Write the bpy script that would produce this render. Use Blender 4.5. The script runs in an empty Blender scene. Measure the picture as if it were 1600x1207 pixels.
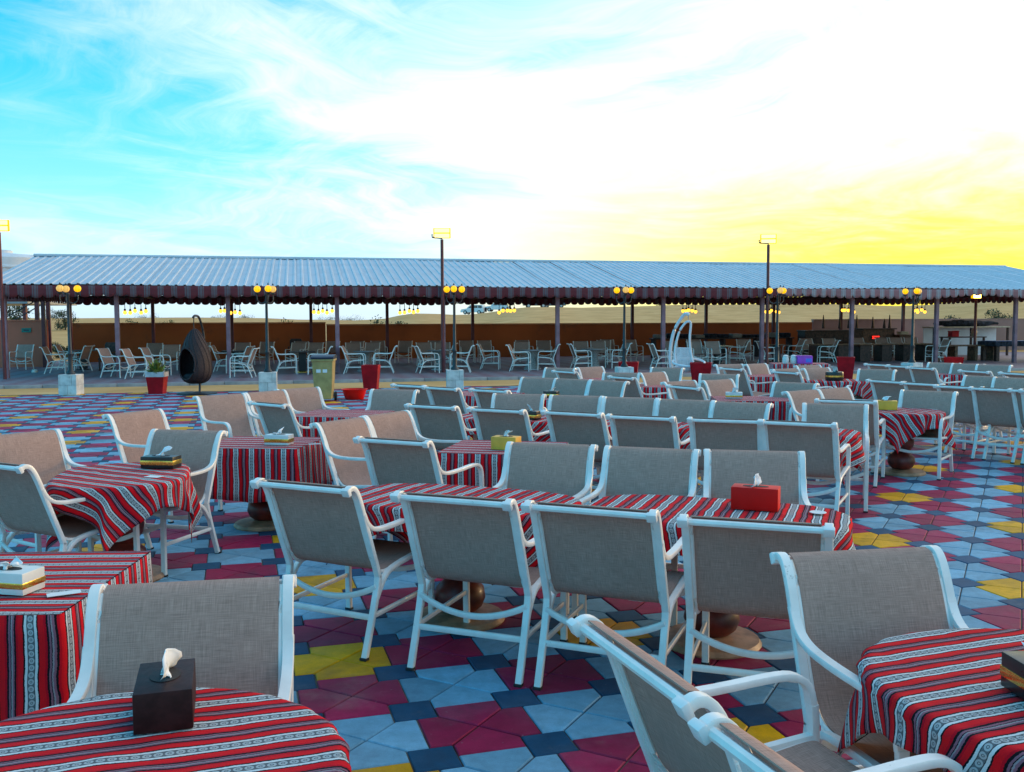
import bpy, bmesh, math, random
from mathutils import Vector, Matrix, noise
random.seed(7)
PI = math.pi
rad = math.radians
sc = bpy.context.scene
COL = sc.collection

# ------------------------------------------------------------------ camera
cam_d = bpy.data.cameras.new('camera')
cam_d.sensor_width = 36.0
cam_d.lens = 36.0 * 1460.0 / 1600.0
cam_d.clip_end = 6000
cam = bpy.data.objects.new('camera', cam_d)
COL.objects.link(cam)
cam.matrix_world = (Matrix.Translation((0, 0, 1.79)) @ Matrix.Rotation(rad(90) - math.atan(99.0 / 1460.0), 4, 'X')
                    @ Matrix.Rotation(-0.004, 4, 'Z'))
sc.camera = cam

# ------------------------------------------------------------------ sky and sun
SUN_AZ = 62.0     # degrees to the right of the view axis
SUN_EL = 7.0
w = bpy.data.worlds.new('World')
sc.world = w
w.use_nodes = True
nt = w.node_tree
nt.nodes.clear()


class NT:
    """small helper for node graphs"""
    def __init__(self, tree):
        self.t = tree

    def n(self, kind, **kw):
        x = self.t.nodes.new(kind)
        for k, v in kw.items():
            if k.startswith('i_'):
                x.inputs[k[2:].replace('_', ' ')].default_value = v
            else:
                setattr(x, k, v)
        return x

    def link(self, a, b):
        self.t.links.new(a, b)

    def m(self, op, a, b=None, c=None, clamp=False):
        x = self.t.nodes.new('ShaderNodeMath')
        x.operation = op
        x.use_clamp = clamp
        for i, v in enumerate((a, b, c)):
            if v is None:
                continue
            if isinstance(v, (int, float)):
                x.inputs[i].default_value = v
            else:
                self.t.links.new(v, x.inputs[i])
        return x.outputs[0]

    def mix(self, f, a, b, mode='MIX'):
        x = self.t.nodes.new('ShaderNodeMix')
        x.data_type = 'RGBA'
        x.blend_type = mode
        for s, v in ((x.inputs[0], f), (x.inputs[6], a), (x.inputs[7], b)):
            if isinstance(v, (int, float)):
                s.default_value = v
            elif isinstance(v, tuple):
                s.default_value = (v[0], v[1], v[2], 1)
            else:
                self.t.links.new(v, s)
        return x.outputs[2]

    def step(self, v, lo, hi):
        x = self.t.nodes.new('ShaderNodeMapRange')
        x.interpolation_type = 'SMOOTHSTEP'
        x.inputs[1].default_value = lo
        x.inputs[2].default_value = hi
        self.t.links.new(v, x.inputs[0])
        return x.outputs[0]

    def noise(self, vec, scale, detail=4, rough=.5, dist=0.):
        x = self.t.nodes.new('ShaderNodeTexNoise')
        x.inputs['Scale'].default_value = scale
        x.inputs['Detail'].default_value = detail
        x.inputs['Roughness'].default_value = rough
        x.inputs['Distortion'].default_value = dist
        if vec is not None:
            self.t.links.new(vec, x.inputs['Vector'])
        return x.outputs[0]

    def mapping(self, vec, scale=(1, 1, 1), rot=(0, 0, 0), loc=(0, 0, 0)):
        x = self.t.nodes.new('ShaderNodeMapping')
        x.inputs['Scale'].default_value = scale
        x.inputs['Rotation'].default_value = rot
        x.inputs['Location'].default_value = loc
        self.t.links.new(vec, x.inputs['Vector'])
        return x.outputs[0]

    def ramp(self, f, stops, interp='LINEAR'):
        x = self.t.nodes.new('ShaderNodeValToRGB')
        x.color_ramp.interpolation = interp
        e = x.color_ramp.elements
        while len(e) < len(stops):
            e.new(0.5)
        for k, (p, c) in enumerate(stops):
            e[k].position = p
            e[k].color = (c[0], c[1], c[2], 1)
        self.t.links.new(f, x.inputs[0])
        return x.outputs[0]


def build_world():
    g = NT(nt)
    sky = g.n('ShaderNodeTexSky', sky_type='NISHITA', sun_disc=False)
    sky.sun_elevation = rad(SUN_EL)
    sky.sun_rotation = rad(SUN_AZ)
    sky.air_density = 1.0
    sky.dust_density = 0.6
    sky.ozone_density = 4.0
    hs = g.n('ShaderNodeHueSaturation', i_Hue=0.470, i_Saturation=1.9, i_Value=3.1)
    g.link(sky.outputs[0], hs.inputs['Color'])
    tc = g.n('ShaderNodeTexCoord')
    nv = g.n('ShaderNodeVectorMath', operation='NORMALIZE')
    g.link(tc.outputs['Generated'], nv.inputs[0])
    d = nv.outputs[0]
    sep = g.n('ShaderNodeSeparateXYZ')
    g.link(d, sep.inputs[0])
    z = sep.outputs[2]
    zc = g.m('ADD', g.m('MAXIMUM', z, 0.0), 0.10)
    px = g.m('DIVIDE', sep.outputs[0], zc)
    py = g.m('DIVIDE', sep.outputs[1], zc)
    cx = g.n('ShaderNodeCombineXYZ')
    g.link(px, cx.inputs[0])
    g.link(py, cx.inputs[1])
    plane = cx.outputs[0]
    sd = g.n('ShaderNodeVectorMath', operation='DOT_PRODUCT')
    g.link(d, sd.inputs[0])
    sd.inputs[1].default_value = (math.sin(rad(SUN_AZ)) * math.cos(rad(SUN_EL)), math.cos(rad(SUN_AZ)) * math.cos(rad(SUN_EL)), math.sin(rad(SUN_EL)))
    s = sd.outputs['Value']
    # cirrus: long streaks on a plane far above
    wv = g.n('ShaderNodeTexNoise', noise_dimensions='2D')
    wv.inputs['Scale'].default_value = .55
    wv.inputs['Detail'].default_value = 3
    g.link(plane, wv.inputs['Vector'])
    wo = g.n('ShaderNodeVectorMath', operation='MULTIPLY_ADD')
    g.link(wv.outputs['Color'], wo.inputs[0])
    wo.inputs[1].default_value = (1.5, 1.5, 0)
    g.link(plane, wo.inputs[2])
    wp = wo.outputs[0]

    def streak(az, along, across, scale, detail, rough, seed):
        r = g.mapping(wp, (1, 1, 1), (0, 0, rad(az)))
        return g.noise(g.mapping(r, (across, along, 1), (0, 0, 0), seed), scale, detail, rough)
    big = streak(48, .42, 1.25, .62, 3, .5, (3.1, 1.7, 0))
    fine = streak(40, .55, 2.9, 1.0, 8, .66, (.4, 7.7, 0))
    fin2 = streak(-38, .5, 2.6, 1.15, 8, .66, (5.4, 2.7, 0))
    mott = g.noise(g.mapping(wp, (1.6, 1.9, 1), (0, 0, 0), (9, 2, 0)), 1.9, 7, .62)
    dens = g.m('ADD', g.m('MULTIPLY', big, .95), g.m('MULTIPLY', g.m('MAXIMUM', fine, fin2), .66))
    dens = g.m('ADD', dens, g.m('MULTIPLY', mott, .30))
    dens = g.m('ADD', dens, g.m('MULTIPLY', g.step(s, -.15, .85), .40))
    cover = g.m('MULTIPLY', g.step(dens, .86, 1.42), g.m('ADD', g.m('MULTIPLY', g.step(s, -.35, .35), .75), .25))
    cover = g.m('MULTIPLY', cover, g.step(z, -.02, .12))
    glow = g.step(s, .2, .9)
    low = g.m('SUBTRACT', 1.0, g.step(g.m('ADD', z, g.m('MULTIPLY', g.m('SUBTRACT', mott, .5), .14)), .045, .235))
    ylw = g.m('MULTIPLY', low, g.m('ADD', g.m('MULTIPLY', g.step(s, .30, .78), .90), .10), clamp=True)
    haze = g.m('MULTIPLY', g.m('SUBTRACT', 1.0, g.step(z, -.01, .30)), .80)
    base0 = g.mix(haze, hs.outputs[0], (4.4, 6.3, 8.1))
    white = g.mix(glow, (6.9, 7.3, 8.3), (7.2, 7.5, 7.6))
    ccol = g.mix(ylw, white, (9.4, 8.0, 1.0))
    base = g.mix(g.m('MULTIPLY', g.m('SUBTRACT', ylw, .10, clamp=True), 1.0), base0, (9.0, 7.0, .10))
    out = g.mix(cover, base, ccol)
    bg = g.n('ShaderNodeBackground', i_Strength=0.13)
    g.link(out, bg.inputs[0])
    o = g.n('ShaderNodeOutputWorld')
    g.link(bg.outputs[0], o.inputs[0])


build_world()
sun_d = bpy.data.lights.new('sun', 'SUN')
sun_d.energy = 1.0
sun_d.angle = rad(12)
sun_d.color = (1.0, .66, .34)
sun = bpy.data.objects.new('sun', sun_d)
COL.objects.link(sun)
sv = Vector((math.sin(rad(SUN_AZ)) * math.cos(rad(SUN_EL)), math.cos(rad(SUN_AZ)) * math.cos(rad(SUN_EL)), math.sin(rad(SUN_EL))))
sun.rotation_euler = sv.to_track_quat('Z', 'Y').to_euler()
sun.location = (30, 20, 20)
sc.view_settings.view_transform = 'Standard'
sc.view_settings.look = 'None'
sc.view_settings.gamma = 1
sc.view_settings.exposure = 0.38
sc.view_settings.use_curve_mapping = False
sc.render.engine = 'CYCLES'
sc.cycles.use_denoising = True
sc.cycles.max_bounces = 6

# ------------------------------------------------------------------ materials
M = {}


def material(name, color, rough=.6, metal=0., var=.12, vscale=6., bump=0., bscale=60., spec=.5, coat=0., vcol=None, detail=4):
    m = bpy.data.materials.new(name)
    m.use_nodes = True
    g = NT(m.node_tree)
    p = m.node_tree.nodes['Principled BSDF']
    p.inputs['Roughness'].default_value = rough
    p.inputs['Metallic'].default_value = metal
    p.inputs['Specular IOR Level'].default_value = spec
    p.inputs['Coat Weight'].default_value = coat
    tc = g.n('ShaderNodeTexCoord')
    co = tc.outputs['Object']
    nz = g.noise(co, vscale, detail, .55)
    a = vcol or tuple(max(0., c * (1 - var * 1.8)) for c in color)
    b = tuple(min(1., c * (1 + var)) for c in color)
    cmix = g.mix(g.step(nz, .3, .7), a, b)
    oi = g.n('ShaderNodeObjectInfo')
    val = g.m('ADD', g.m('MULTIPLY', oi.outputs['Random'], var * .8), 1 - var * .4)
    mul = g.n('ShaderNodeMix', data_type='RGBA', blend_type='MULTIPLY')
    mul.inputs[0].default_value = 1
    g.link(cmix, mul.inputs[6])
    cv = g.n('ShaderNodeCombineColor')
    for i in range(3):
        g.link(val, cv.inputs[i])
    g.link(cv.outputs[0], mul.inputs[7])
    g.link(mul.outputs[2], p.inputs['Base Color'])
    rr = g.m('ADD', g.m('MULTIPLY', g.noise(co, vscale * 3.1, 3), .18), rough - .09)
    g.link(rr, p.inputs['Roughness'])
    if bump:
        bn = g.n('ShaderNodeBump', i_Strength=bump, i_Distance=.01)
        g.link(g.noise(co, bscale, 4), bn.inputs['Height'])
        g.link(bn.outputs[0], p.inputs['Normal'])
    M[name] = m
    return m


def scuffs(m, dark=(.30, .27, .24), lo=.66, hi=.74, scale=22, amt=.5):
    """scattered grime and scuff marks over a painted surface"""
    g = NT(m.node_tree)
    p = m.node_tree.nodes['Principled BSDF']
    src = p.inputs['Base Color'].links[0].from_socket
    tc = g.n('ShaderNodeTexCoord')
    oi = g.n('ShaderNodeObjectInfo')
    add = g.n('ShaderNodeVectorMath', operation='ADD')
    g.link(tc.outputs['Object'], add.inputs[0])
    g.link(oi.outputs['Location'], add.inputs[1])
    f = g.step(g.noise(add.outputs[0], scale, 5, .7), lo, hi)
    g.link(g.mix(g.m('MULTIPLY', f, amt), src, dark), p.inputs['Base Color'])


def emitter(name, color, strength):
    m = bpy.data.materials.new(name)
    m.use_nodes = True
    p = m.node_tree.nodes['Principled BSDF']
    p.inputs['Base Color'].default_value = (color[0] * .5, color[1] * .4, color[2] * .4, 1)
    p.inputs['Emission Color'].default_value = (*color, 1)
    p.inputs['Emission Strength'].default_value = strength
    M[name] = m
    return m


material('white_frame', (.93, .87, .81), .38, var=.05, vscale=9, spec=.5, coat=.15)
scuffs(M['white_frame'])
material('cap_white', (.90, .86, .82), .45, var=.04)
material('rubber', (.02, .02, .022), .7)
material('gold', (.80, .55, .12), .25, 1.0, var=.1, vscale=40)
material('box_black', (.014, .012, .012), .3)
material('box_brown', (.035, .012, .012), .5, var=.2, vscale=30, spec=.2)
material('box_white', (.78, .78, .74), .4, var=.05)
material('box_red', (.80, .006, .004), .5, var=.06, spec=.2)
material('box_yellow', (.98, .47, .05), .55, var=.1)
material('box_purple', (.55, .08, .62), .5, var=.1)
material('box_blue', (.10, .22, .75), .5, var=.1)
material('tissue', (.86, .87, .88), .9, var=.03)
material('paper', (.82, .82, .80), .8, var=.03)
material('pedestal_red', (.15, .018, .010), .45, var=.35, vscale=9, coat=.1)
material('pedestal_disc', (.50, .27, .15), .5, var=.25, vscale=8)
material('table_wood', (.20, .10, .05), .5, var=.3)
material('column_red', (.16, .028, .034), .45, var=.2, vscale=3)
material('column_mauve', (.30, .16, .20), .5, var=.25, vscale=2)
material('beam_dark', (.06, .022, .022), .6)
material('wall_brown', (.46, .105, .020), .9, var=.16, vscale=.35, bump=.3, bscale=30)
material('wall_pink', (.42, .23, .19), .9, var=.14, vscale=.4, bump=.3, bscale=30)
material('wall_rust', (.62, .17, .10), .9, var=.14, vscale=.4, bump=.3, bscale=30)
material('wall_orange', (.75, .28, .05), .9, var=.1, vscale=.5)
material('block_white', (.72, .71, .66), .85, var=.12, vscale=5, bump=.4, bscale=40)
material('mortar', (.42, .41, .38), .9)
material('post_dark', (.045, .05, .055), .45, metal=.3, var=.2)
material('sand_pot', (.3, .2, .12), .9)
material('pot_red', (.52, .005, .012), .45, var=.15, vscale=4, spec=.2)
material('pot_rim', (.60, .58, .60), .6)
material('bin_yellow', (.46, .34, .12), .5, var=.12, vscale=5)
material('bin_lid', (.015, .03, .06), .45)
material('basin_red', (.95, .010, .004), .4, var=.05, spec=.2)
material('egg_wicker', (.045, .020, .022), .6, var=.4, vscale=45, bump=.9, bscale=90)
material('egg_cushion', (.02, .02, .024), .85)
material('white_tube', (.80, .80, .82), .35, var=.04)
material('dark_wood', (.055, .022, .016), .5, var=.4, vscale=12)
material('brown_wood', (.17, .075, .035), .5, var=.35, vscale=9)
material('wicker_grey', (.34, .31, .28), .7, var=.4, vscale=60, bump=.6, bscale=120)
material('black_metal', (.015, .015, .017), .4)
material('pale_top', (.55, .45, .30), .4)
material('dark_cloth', (.02, .025, .04), .9, var=.5, vscale=8)
material('blue_top', (.02, .12, .42), .5)
material('green_sign', (.0, .22, .17), .4)
material('tank_white', (.75, .77, .80), .5, var=.08, vscale=1.2)
material('grey_metal', (.35, .36, .38), .5, metal=.4)
material('suv_white', (.75, .78, .82), .25, var=.03, coat=.5)
material('suv_dark', (.03, .06, .09), .25, var=.05, coat=.5)
material('tyre', (.012, .012, .012), .8)
material('rim', (.5, .5, .52), .3, metal=.8)
material('car_glass', (.02, .04, .05), .1, spec=.8)
material('trunk', (.13, .09, .06), .9, var=.3)
material('leaf', (.085, .115, .040), .7, var=.5, vscale=2.5)
material('leaf_dark', (.045, .070, .030), .7, var=.5, vscale=2.5)
material('leaf_bright', (.22, .27, .03), .6, var=.4, vscale=6)
material('kerb', (.36, .35, .36), .85, var=.15, vscale=2)
emitter('lamp_amber', (1.0, .52, .0), 1.0)
emitter('lamp_core', (1.0, .82, .25), 5.0)
emitter('lamp_pale', (1.0, .62, .16), .55)
emitter('bulb', (1.0, .50, .05), 1.9)
emitter('flood', (1.0, .80, .30), 1.5)
emitter('flood_frame_glow', (1.0, .55, .0), .8)  # yellow glow around the lit panels, put into the housing as emission
emitter('flood_orange', (1.0, .55, .12), 14.0)
emitter('led_red', (1.0, .02, .01), 2.2)


def mat_sling():
    m = bpy.data.materials.new('sling')
    m.use_nodes = True
    g = NT(m.node_tree)
    p = m.node_tree.nodes['Principled BSDF']
    uv = g.n('ShaderNodeUVMap')
    u = uv.outputs[0]
    oi = g.n('ShaderNodeObjectInfo')
    ofs = g.n('ShaderNodeVectorMath', operation='ADD')
    g.link(u, ofs.inputs[0])
    cb = g.n('ShaderNodeCombineXYZ')
    g.link(g.m('MULTIPLY', oi.outputs['Random'], 37.0), cb.inputs[0])
    g.link(g.m('MULTIPLY', oi.outputs['Random'], 11.0), cb.inputs[1])
    g.link(cb.outputs[0], ofs.inputs[1])
    v = ofs.outputs[0]
    h = g.noise(g.mapping(v, (14, 420, 1)), 1.0, 3, .6)
    vv = g.noise(g.mapping(v, (420, 14, 1)), 1.0, 3, .6)
    big = g.noise(g.mapping(v, (5, 5, 1)), 1.0, 3, .5)
    t = g.m('ADD', g.m('MULTIPLY', h, .5), g.m('MULTIPLY', vv, .5))
    c = g.ramp(t, [(.30, (.25, .150, .120)), (.5, (.52, .325, .26)), (.70, (.74, .48, .39))])
    c = g.mix(g.m('MULTIPLY', g.step(big, .35, .75), .22), c, (.32, .20, .16))
    c2 = g.mix(g.m('MULTIPLY', oi.outputs['Random'], .22), c, (.40, .27, .23))
    g.link(c2, p.inputs['Base Color'])
    p.inputs['Roughness'].default_value = .8
    p.inputs['Specular IOR Level'].default_value = .1
    b = g.n('ShaderNodeBump', i_Strength=.35, i_Distance=.002)
    g.link(t, b.inputs['Height'])
    g.link(b.outputs[0], p.inputs['Normal'])
    tr = g.n('ShaderNodeBsdfTranslucent')
    g.link(c2, tr.inputs[0])
    ms = g.n('ShaderNodeMixShader', i_Fac=.12)
    g.link(p.outputs[0], ms.inputs[1])
    g.link(tr.outputs[0], ms.inputs[2])
    g.link(ms.outputs[0], m.node_tree.nodes['Material Output'].inputs[0])
    M['sling'] = m


mat_sling()


def mat_cloth():
    m = bpy.data.materials.new('sadu_cloth')
    m.use_nodes = True
    g = NT(m.node_tree)
    p = m.node_tree.nodes['Principled BSDF']
    uv = g.n('ShaderNodeUVMap')
    sp = g.n('ShaderNodeSeparateXYZ')
    g.link(uv.outputs[0], sp.inputs[0])
    u, v = sp.outputs[0], sp.outputs[1]
    nz = g.noise(g.mapping(uv.outputs[0], (90, 160, 1)), 1.0, 2)
    wob = g.noise(g.mapping(uv.outputs[0], (3, 6, 1)), 1.0, 2)
    PER = 0.140
    uu = g.m('ADD', g.m('DIVIDE', u, PER), g.m('MULTIPLY', g.m('SUBTRACT', wob, .5), .16))
    uj = g.m('ADD', uu, g.m('MULTIPLY', g.m('SUBTRACT', nz, .5), .035))
    fr = g.m('FRACT', uj)
    W = (.74, .75, .74)
    K = (.012, .010, .014)
    R = (.85, .010, .018)
    R2 = (.66, .006, .020)
    G = (.30, .13, .17)
    P = (.16, .17, .18)
    c = g.ramp(fr, [(0, W), (.07, P), (.24, W), (.31, K), (.345, R), (.49, R2), (.54, K), (.59, G), (.64, K), (.66, (.36, .30, .32)), (.69, G), (.735, K), (.785, R2), (.83, R), (.955, K)], 'CONSTANT')
    # chain motif inside the pale band
    band = g.m('SUBTRACT', g.m('FRACT', uu), .155)
    a = g.m('DIVIDE', band, .085)
    vb = g.m('SUBTRACT', g.m('FRACT', g.m('DIVIDE', v, .026)), .5)
    b = g.m('DIVIDE', vb, .5)
    rr = g.m('SQRT', g.m('ADD', g.m('MULTIPLY', a, a), g.m('MULTIPLY', b, b)))
    ring = g.m('LESS_THAN', g.m('ABSOLUTE', g.m('SUBTRACT', rr, .62)), .22)
    dot = g.m('LESS_THAN', rr, .2)
    inb = g.m('LESS_THAN', g.m('ABSOLUTE', a), 1.0)
    mask = g.m('MULTIPLY', inb, g.m('MAXIMUM', ring, dot))
    c = g.mix(g.m('MULTIPLY', mask, .8), c, (.55, .57, .57))
    edge = g.m('MULTIPLY', g.m('LESS_THAN', g.m('ABSOLUTE', g.m('SUBTRACT', g.m('ABSOLUTE', a), .98)), .1), .8)
    c = g.mix(edge, c, K)
    weave = g.noise(g.mapping(uv.outputs[0], (700, 300, 1)), 1.0, 2)
    c = g.mix(.25, c, g.ramp(weave, [(.3, (.45, .45, .45)), (.7, (1.2, 1.2, 1.2))]), 'MULTIPLY')
    g.link(c, p.inputs['Base Color'])
    p.inputs['Roughness'].default_value = .85
    p.inputs['Specular IOR Level'].default_value = .08
    p.inputs['Sheen Weight'].default_value = .03
    p.inputs['Sheen Roughness'].default_value = .5
    bn = g.n('ShaderNodeBump', i_Strength=.8, i_Distance=.006)
    g.link(g.m('ADD', g.m('MULTIPLY', g.noise(g.mapping(uv.outputs[0], (26, 7, 1)), 1., 4), 1.6), g.m('MULTIPLY', weave, .3)), bn.inputs['Height'])
    g.link(bn.outputs[0], p.inputs['Normal'])
    M['cloth'] = m


mat_cloth()


def mat_paver(name, color, var):
    """concrete paver: tone differs stone by stone (face attribute), fine grain and scattered wear"""
    m = bpy.data.materials.new(name)
    m.use_nodes = True
    g = NT(m.node_tree)
    p = m.node_tree.nodes['Principled BSDF']
    geo = g.n('ShaderNodeNewGeometry')
    at = g.n('ShaderNodeAttribute', attribute_name='rnd')
    oi = g.n('ShaderNodeObjectInfo')
    r = g.m('FRACT', g.m('ADD', at.outputs['Fac'], g.m('MULTIPLY', oi.outputs['Random'], 7.3)))
    pos = geo.outputs['Position']
    grain = g.noise(pos, 180, 3, .7)
    wear = g.noise(pos, 2.2, 5, .6)
    spots = g.step(g.noise(pos, 38, 2, .5), .70, .76)
    k = g.m('ADD', g.m('MULTIPLY', r, .42), .79)
    k = g.m('MULTIPLY', k, g.m('ADD', g.m('MULTIPLY', grain, .5), .75))
    k = g.m('MULTIPLY', k, g.m('ADD', g.m('MULTIPLY', g.noise(pos, 11, 5, .7), .9), .55))
    col = g.mix(g.m('MULTIPLY', g.step(wear, .42, .78), .26), color, (.17, .17, .19))
    cc = g.n('ShaderNodeCombineColor')
    for i in range(3):
        g.link(k, cc.inputs[i])
    col = g.mix(1.0, col, cc.outputs[0], 'MULTIPLY')
    col = g.mix(g.m('MULTIPLY', spots, .25), col, (.27, .28, .29))
    stain = g.step(g.noise(pos, .9, 6, .65, .8), .52, .68)
    col = g.mix(g.m('MULTIPLY', stain, .38), col, (.05, .05, .06))
    dust = g.step(g.noise(g.mapping(pos, (1, 1, 1), (0, 0, 0), (7, 3, 1)), 1.7, 7, .7), .56, .74)
    col = g.mix(g.m('MULTIPLY', dust, .22), col, (.38, .31, .24))
    g.link(col, p.inputs['Base Color'])
    g.link(g.m('ADD', g.m('MULTIPLY', wear, .25), .45), p.inputs['Roughness'])
    p.inputs['Specular IOR Level'].default_value = .14
    b = g.n('ShaderNodeBump', i_Strength=.25, i_Distance=.003)
    g.link(grain, b.inputs['Height'])
    g.link(b.outputs[0], p.inputs['Normal'])
    M[name] = m


mat_paver('paver_red', (.36, .016, .070), .2)
mat_paver('paver_grey', (.19, .40, .54), .2)
mat_paver('paver_yellow', (.76, .36, .004), .2)
mat_paver('paver_slate', (.014, .075, .150), .2)


def mat_joint():
    material('joint', (.15, .12, .09), .95, var=.5, vscale=3)


mat_joint()


def mat_sand():
    m = bpy.data.materials.new('sand')
    m.use_nodes = True
    g = NT(m.node_tree)
    p = m.node_tree.nodes['Principled BSDF']
    pos = g.n('ShaderNodeNewGeometry').outputs['Position']
    a = g.noise(pos, .35, 5, .6)
    b = g.noise(pos, .03, 4, .55)
    c = g.ramp(a, [(.3, (.56, .30, .11)), (.5, (.70, .39, .155)), (.72, (.80, .48, .21))])
    c = g.mix(g.m('MULTIPLY', g.step(b, .4, .7), .35), c, (.62, .34, .12))
    tuft = g.step(g.noise(pos, 1.3, 5, .7), .66, .72)
    c = g.mix(g.m('MULTIPLY', tuft, .3), c, (.22, .17, .07))
    g.link(c, p.inputs['Base Color'])
    p.inputs['Roughness'].default_value = .95
    p.inputs['Specular IOR Level'].default_value = .1
    bn = g.n('ShaderNodeBump', i_Strength=.6, i_Distance=.06)
    rip = g.noise(g.mapping(pos, (1.2, 4.5, 2), (0, 0, .4)), 1.4, 4, .6)
    g.link(rip, bn.inputs['Height'])
    g.link(bn.outputs[0], p.inputs['Normal'])
    M['sand'] = m


mat_sand()


def mat_roof():
    m = material('roof_metal', (.56, .62, .68), .55, metal=.0, var=.05, vscale=.9, spec=.3)
    return m


mat_roof()
scuffs(M['roof_metal'], (.34, .36, .38), .56, .75, 1.4, .16)
scuffs(M['wall_brown'], (.12, .06, .03), .55, .72, .8, .5)
scuffs(M['wall_rust'], (.2, .1, .07), .55, .72, .9, .5)
scuffs(M['block_white'], (.35, .30, .24), .58, .7, 7, .5)


def mat_valance(name, ca, cb):
    m = bpy.data.materials.new(name)
    m.use_nodes = True
    g = NT(m.node_tree)
    p = m.node_tree.nodes['Principled BSDF']
    uv = g.n('ShaderNodeUVMap')
    sp = g.n('ShaderNodeSeparateXYZ')
    g.link(uv.outputs[0], sp.inputs[0])
    f = g.m('FRACT', g.m('DIVIDE', sp.outputs[0], .42))
    c = g.ramp(f, [(0, ca), (.54, cb), (.64, ca), (.68, cb), (.86, ca), (.9, cb), (.97, ca)], 'CONSTANT')
    nz = g.noise(uv.outputs[0], 3.0, 4)
    c = g.mix(g.m('MULTIPLY', nz, .35), c, (.08, .06, .06))
    g.link(c, p.inputs['Base Color'])
    p.inputs['Roughness'].default_value = .85
    M[name] = m


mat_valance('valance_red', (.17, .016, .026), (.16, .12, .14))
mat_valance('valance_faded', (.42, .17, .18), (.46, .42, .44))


def mat_platform():
    m = bpy.data.materials.new('platform_paving')
    m.use_nodes = True
    g = NT(m.node_tree)
    p = m.node_tree.nodes['Principled BSDF']
    tc = g.n('ShaderNodeTexCoord')
    ck = g.n('ShaderNodeTexChecker', i_Scale=4.0)
    ck.inputs['Color1'].default_value = (.22, .20, .24, 1)
    ck.inputs['Color2'].default_value = (.20, .085, .11, 1)
    g.link(g.mapping(tc.outputs['Object'], (.5, .5, .5), (0, 0, rad(45))), ck.inputs['Vector'])
    c = g.mix(g.m('MULTIPLY', g.noise(tc.outputs['Object'], .8, 4), .6), ck.outputs[0], (.22, .19, .21))
    g.link(c, p.inputs['Base Color'])
    p.inputs['Roughness'].default_value = .6
    M['platform_paving'] = m


mat_platform()

# ------------------------------------------------------------------ mesh helpers


def mesh_from(name, verts, faces, mat, smooth=False, uvs=None, auto=None):
    me = bpy.data.meshes.new(name)
    me.from_pydata([tuple(v) for v in verts], [], faces)
    if uvs is not None:
        ul = me.uv_layers.new(name='UVMap')
        for lp in me.loops:
            ul.data[lp.index].uv = uvs[lp.vertex_index]
    me.materials.append(M[mat] if isinstance(mat, str) else mat)
    if smooth:
        me.polygons.foreach_set('use_smooth', [True] * len(me.polygons))
        if auto:
            me.set_sharp_from_angle(angle=rad(auto))
    me.update()
    return me


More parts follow.
